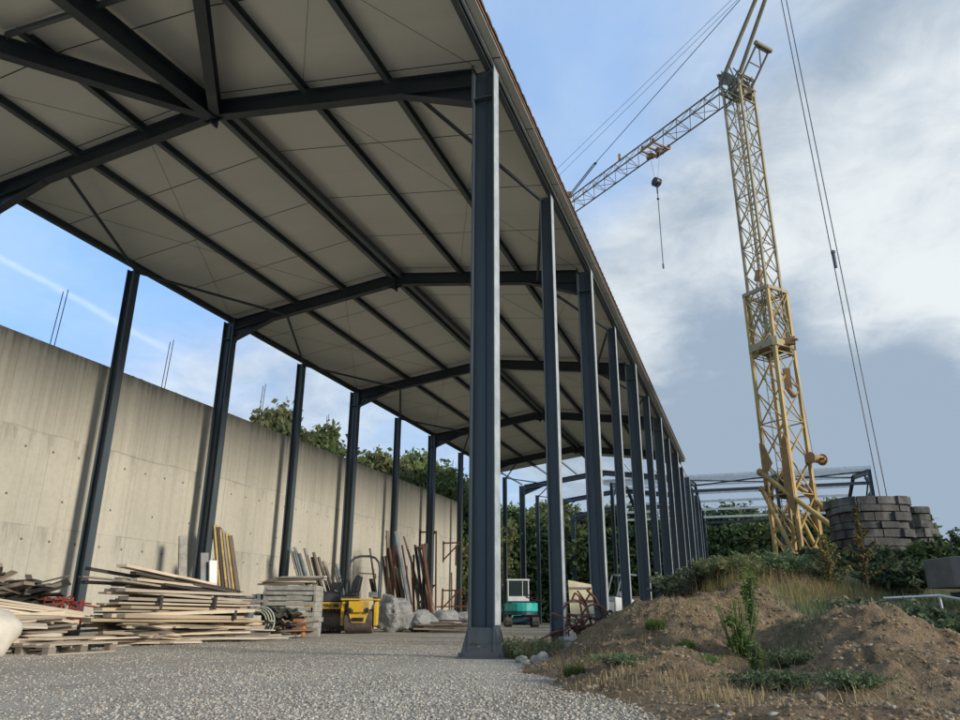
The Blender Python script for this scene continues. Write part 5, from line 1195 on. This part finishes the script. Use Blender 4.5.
# field stones by the column
for i, (x, y, r_) in enumerate(((-2.35, 8.75, .10), (-2.62, 8.95, .07), (-2.47, 8.6, .05))):
    b = MB(); b.ball((0, 0, 0), (r_, r_*.8, r_*.7), .25, 3, 40+i); o = b.build('field_stone', M['stone'], None, True); o.location = (x, y, r_*.5)
    tag(o, ['largest pale round stone between the front column and the mound', 'middle-sized pale stone nearest the front column foot', 'smallest pale stone in front of the largest one'][i], 'stone', 'round stones by the front column')
# plants on the mound
shrub(on(-.03, 8.25), .13, .70, 1500, .016, 'weed', 61, 'tall upright bright green weed on the mound, left of the right earth heap', 'tall weed', 'tall_weed', nc=2, z0=.0)
def daisy(loc, seed, label):
    o = empty('daisy_plant', loc, label, 'daisies'); rs = random.Random(seed); st_ = MB(); fl = MB(); ce = MB()
    for i in range(34):
        a = rs.uniform(0, 6.3); r_ = rs.uniform(0, .22); h_ = rs.uniform(.22, .50); p = V((math.cos(a)*r_, math.sin(a)*r_, h_)); st_.tube((math.cos(a)*r_*.3, math.sin(a)*r_*.3, -.03), p, .004, 4)
        if i % 2 == 0:
            for q in range(8):
                t_ = q*math.pi/4; u = V((math.cos(t_), math.sin(t_), .1)); w_ = V((-math.sin(t_), math.cos(t_), 0))*.006
                fl.add([p+u*.006, p+u*.018+w_*1.6, p+u*.030, p+u*.018-w_*1.6], [(0, 1, 2, 3)])
            ce.ball(p+V((0, 0, .003)), .005, 0, 1)
    st_.build('stalks', M['weed'], o); fl.build('petals', M['petal'], o); ce.build('flower_centres', M['yellow'], o)
    v, f = leaf_cloud(900, clumps(10, .15, .15, 0, .3, .06), .022, 2.2, seed); c = bpy.data.objects.new('foliage', mesh_np('foliage', v, f, M['weed'])); scene.collection.objects.link(c); c.parent = o
daisy(on(-.16, 7.45), 3, 'small plant with white daisy heads left of the tall green weed')
def fn_line(pts, rad):
    def fn(rs, n):
        out = []
        for i in range(n):
            p = pts[rs.randint(len(pts))]; x = p[0]+rs.normal(0, rad); y = p[1]+rs.normal(0, rad); out.append((x, y, 0))
        a = np.array(out); z = mound_base(a[:, 0], a[:, 1]); a[:, 2] = np.maximum(z, -.02)-.03+.02; return a
    return fn
def field(name, n, h, w, mk, seed, pts, rad, label, cat, lean_=.4):
    v, f = blades(n, 1, h, w, seed, lean_, fn_line(pts, rad)); o = bpy.data.objects.new(name, mesh_np(name, v, f, M[mk])); scene.collection.objects.link(o); return tag(o, label, cat, None, 'stuff')
field('dry_grass', 1000, .085, .004, 'dry', 71, [(-1.5, 7.1), (-1.1, 6.6), (-.8, 6.0), (-.5, 5.7), (-.3, 5.3), (-1.8, 7.8), (-.2, 5.0), (-1.0, 5.9)], .18, 'dry straw-coloured grass along the foot of the mound', 'dry grass')
field('dry_grass', 900, .06, .004, 'dry_olive', 72, [(-1.2, 9.6), (-.9, 9.9), (-.5, 10.3), (-1.5, 9.2), (-.2, 10.6), (-1.0, 9.0), (-.6, 9.2), (-.3, 9.5)], .26, 'thin yellowing grass on the left crest of the mound', 'dry grass')
field('dry_stalks', 1100, .24, .005, 'dry_olive', 73, [(-.45, 12.4), (-.2, 13.0), (0, 13.6), (.25, 14.1), (-.6, 13.2), (-.1, 12.2)], .30, 'dense yellow-green dry stalks on the top of the mound', 'dry stalks', .3)
field('dry_stalks', 500, .42, .005, 'dry_brown', 74, [(-.5, 12.8), (0, 13.6), (.3, 14.3), (-.8, 13.2), (.6, 15)], .35, 'tall reddish dry stalks behind the mound crest', 'dry stalks', .3)
field('low_weeds', 1500, .10, .006, 'weed_grey', 75, [(.25, 7.5), (.35, 7.9), (.15, 7.2), (.45, 8.3), (.3, 8.8)], .14, 'green weeds in the hollow between the two earth heaps', 'weeds')
field('low_weeds', 1600, .26, .006, 'dry_olive', 76, [(1.1, 13.2), (1.5, 13.0), (.9, 12.6), (1.7, 13.6), (.7, 11.9), (2.2, 13.2)], .25, 'mixed weeds on the slope before the stone pier', 'weeds')
shrub(on(-.30, 12.9), 1.1, .36, 7000, .026, 'leaf_olive', 43, 'dense yellow-green brush on the crest of the mound, left part', 'brush', 'brush', nc=26, z0=.0)
shrub(on(.35, 13.6), 1.3, .40, 7000, .028, 'weed_mix', 44, 'dense mixed green brush on the crest of the mound below the crane', 'brush', 'brush', nc=26, z0=.0)
shrub(on(-.75, 13.2), .7, .42, 3600, .028, 'weed_grey', 45, 'grey-green brush at the left end of the mound crest brush', 'brush', 'brush', nc=18, z0=.0)
# leafy patch at the bottom
shrub(on(.08, 5.75), .60, .13, 3600, .016, 'weed_mix', 81, 'low spreading green leafy patch at the foot of the right earth heap', 'weeds', 'weed_patch', nc=26)
shrub(on(.50, 5.35), .40, .10, 1800, .014, 'weed_mix', 82, 'low grey-green leafy patch at the bottom right of the photo', 'weeds', 'weed_patch', nc=22)
shrub(on(-.03, 6.6), .14, .28, 800, .014, 'weed', 85, 'slender pale green weed just below the daisies', 'weeds', 'weed_clump')
for i, (x, y, s, lb) in enumerate(((-.97, 8.2, .11, 'small dense green grass tuft on the upper left of the mound'), (-.42, 6.95, .10, 'small dense green grass tuft low in the middle of the mound'), (-1.45, 6.5, .09, 'green grass tuft among dry straw at the mound foot'), (-.62, 7.5, .07, 'thin green grass tuft in the middle of the left mound slope'))):
    tuft(on(x, y, 0), 420, s, .10, .006, 'weed', 90+i, lb, 'grass tuft', 'grass_tuft', 'green tufts on the mound', lean_=.9)
shrub(on(-1.05, 6.35), .5, .08, 1500, .012, 'weed_mix', 95, 'flat green weed patch among the straw low on the left mound', 'weeds', 'weed_patch', nc=16)
shrub(on(.22, 6.9), .5, .14, 2200, .014, 'weed_mix', 96, 'green weeds filling the hollow below the tall green weed', 'weeds', 'weed_patch', nc=20)
# mullein and thistle stems by the pier
def mullein(loc, h, seed, label):
    o = empty('mullein', loc, label, 'tall plant'); rs = random.Random(seed); b = MB(); b.path([(0, 0, -.05), (.02, 0, h*.5), (0, 0, h)], .014, 5)
    br = []
    for i in range(9):
        a = i*2.4; z = h*(.25+.055*i); L = .30*(1-.06*i); q = V((math.cos(a)*L, math.sin(a)*L, z+L*.7)); b.tube((0, 0, z), q, .008, 4); br.append(q)
    b.build('stem', M['dry_olive'], o)
    def fn(rs_, n):
        t = rs_.uniform(.25, 1, n); c = np.stack([rs_.normal(0, .02, n), rs_.normal(0, .02, n), h*t], 1)
        k_ = rs_.randint(0, len(br)*2, n); sel = k_ < len(br)
        for j in np.where(sel)[0]:
            q = br[k_[j]]; u = rs_.uniform(.3, 1.05); c[j] = (q.x*u+rs_.normal(0, .012), q.y*u+rs_.normal(0, .012), (q.z-.2)*1+.2*u)
        return c
    v, f = leaf_cloud(1500, fn, .035, 1.8, seed); c = bpy.data.objects.new('leaves', mesh_np('leaves', v, f, M['dry_olive'])); scene.collection.objects.link(c); c.parent = o
mullein(on(1.72, 13.6), 1.5, 4, 'tall dry branching plant in front of the large stone pier')
mullein(on(1.15, 13.2), .95, 6, 'shorter dry branching plant left of the tall one, before the shrubs')
# clods, stones, gravel grains
def scatter(name, n, m, sz, region, seed, label, cat, flat=.7, z_extra=0):
    rs = np.random.RandomState(seed); bm = bmesh.new(); bmesh.ops.create_icosphere(bm, subdivisions=1, radius=1); base = np.array([v.co[:] for v in bm.verts]); fc = np.array([[v.index for v in f.verts] for f in bm.faces]); bm.free()
    P, S_ = region(rs, n), None; n = len(P); s = sz[0]+(sz[1]-sz[0])*rs.power(.4, n)
    v = base[None]*(1+rs.uniform(-.28, .28, (n, len(base), 1))); v = v*np.stack([s*rs.uniform(.7, 1.2, n), s*rs.uniform(.7, 1.2, n), s*flat*rs.uniform(.6, 1.1, n)], 1)[:, None]
    a = rs.uniform(0, 6.28, n); ca, sa = np.cos(a)[:, None], np.sin(a)[:, None]; x = v[..., 0]*ca-v[..., 1]*sa; y = v[..., 0]*sa+v[..., 1]*ca
    v = np.stack([x, y, v[..., 2]], -1)+P[:, None]
    f = (fc[None]+np.arange(n)[:, None, None]*len(base)).reshape(-1, 3)
    o = bpy.data.objects.new(name, mesh_np(name, v.reshape(-1, 3), f, M[m])); scene.collection.objects.link(o); return tag(o, label, cat, None, 'stuff')
def reg_mound(rs, n):
    X = rs.uniform(-2.4, 2.0, n); Y = rs.uniform(3.6, 12.5, n); Z = mound_base(X, Y); k_ = Z > .02; X, Y, Z = X[k_], Y[k_], Z[k_]
    return np.stack([X, Y, np.array([z+mnd(x, y, z) for x, y, z in zip(X, Y, Z)])], 1)
scatter('earth_clods', 16000, 'clod', (.003, .022), reg_mound, 101, 'loose earth clods scattered over the mound', 'clods')
scatter('mound_stones', 90, 'stone', (.006, .035), reg_mound, 102, 'pale stones scattered over the mound', 'stones')
scatter('earth_clods', 700, 'clod', (.012, .040), reg_mound, 103, 'larger broken clods lying on the mound', 'clods', .8)
field('fallen_stalks', 1500, .10, .004, 'dry', 78, [(-1.3, 7.6), (-.9, 7.0), (-.6, 8.4), (-1.1, 9.0), (-.3, 9.4), (0, 10.2), (.5, 5.2), (1.0, 5.6), (-.3, 5.6)], .45, 'flattened dry stalks littering the earth mound', 'dry stalks', 1.8)
field('low_weeds', 5200, .22, .008, 'weed_mix', 79, [(1.2, 12.6), (1.7, 12.4), (2.3, 12.2), (1.5, 14.2), (2.3, 13.6), (1.0, 15.5), (2.0, 16), (3.0, 14.2), (.9, 11.2), (1.6, 11.2)], .34, 'tangled green and yellow weeds between the earth heaps and the pier', 'weeds', .5)
field('low_weeds', 2400, .30, .006, 'dry', 80, [(1.2, 12.9), (1.9, 13.0), (2.4, 12.6), (1.6, 14.6), (.8, 13.0)], .36, 'bleached stalks among the weeds before the pier', 'dry stalks', .5)
def reg_gravel(y_pow):
    def fn(rs, n):
        D = 3.9+15*rs.uniform(0, 1, n)**y_pow; a = rs.uniform(-.66, .60, n)+YAW
        X, Y = -np.sin(a)*D, np.cos(a)*D; k_ = (mound_base(X, Y) < .03) | (X < -2.7); X, Y = X[k_], Y[k_]
        dn = np.array([mnoise.noise(V((x*.55, y*.28, 5)))+.5*mnoise.noise(V((x*1.7, y*1.3, 8))) for x, y in zip(X, Y)]); k_ = rs.uniform(size=len(X)) < np.clip(.70+1.2*dn, .30, 1); X, Y = X[k_], Y[k_]
        return np.stack([X, Y, np.array([gz(x, y) for x, y in zip(X, Y)])+.002], 1)
    return fn
scatter('gravel_stones', 60000, 'grit1', (.004, .014), reg_gravel(1.3), 111, 'grey gravel stones lying on the yard', 'gravel')
scatter('gravel_stones', 13000, 'grit2', (.004, .012), reg_gravel(1.3), 112, 'pale gravel stones lying on the yard', 'gravel')
scatter('gravel_stones', 22000, 'grit3', (.005, .015), reg_gravel(1.3), 113, 'brown gravel stones lying on the yard', 'gravel')
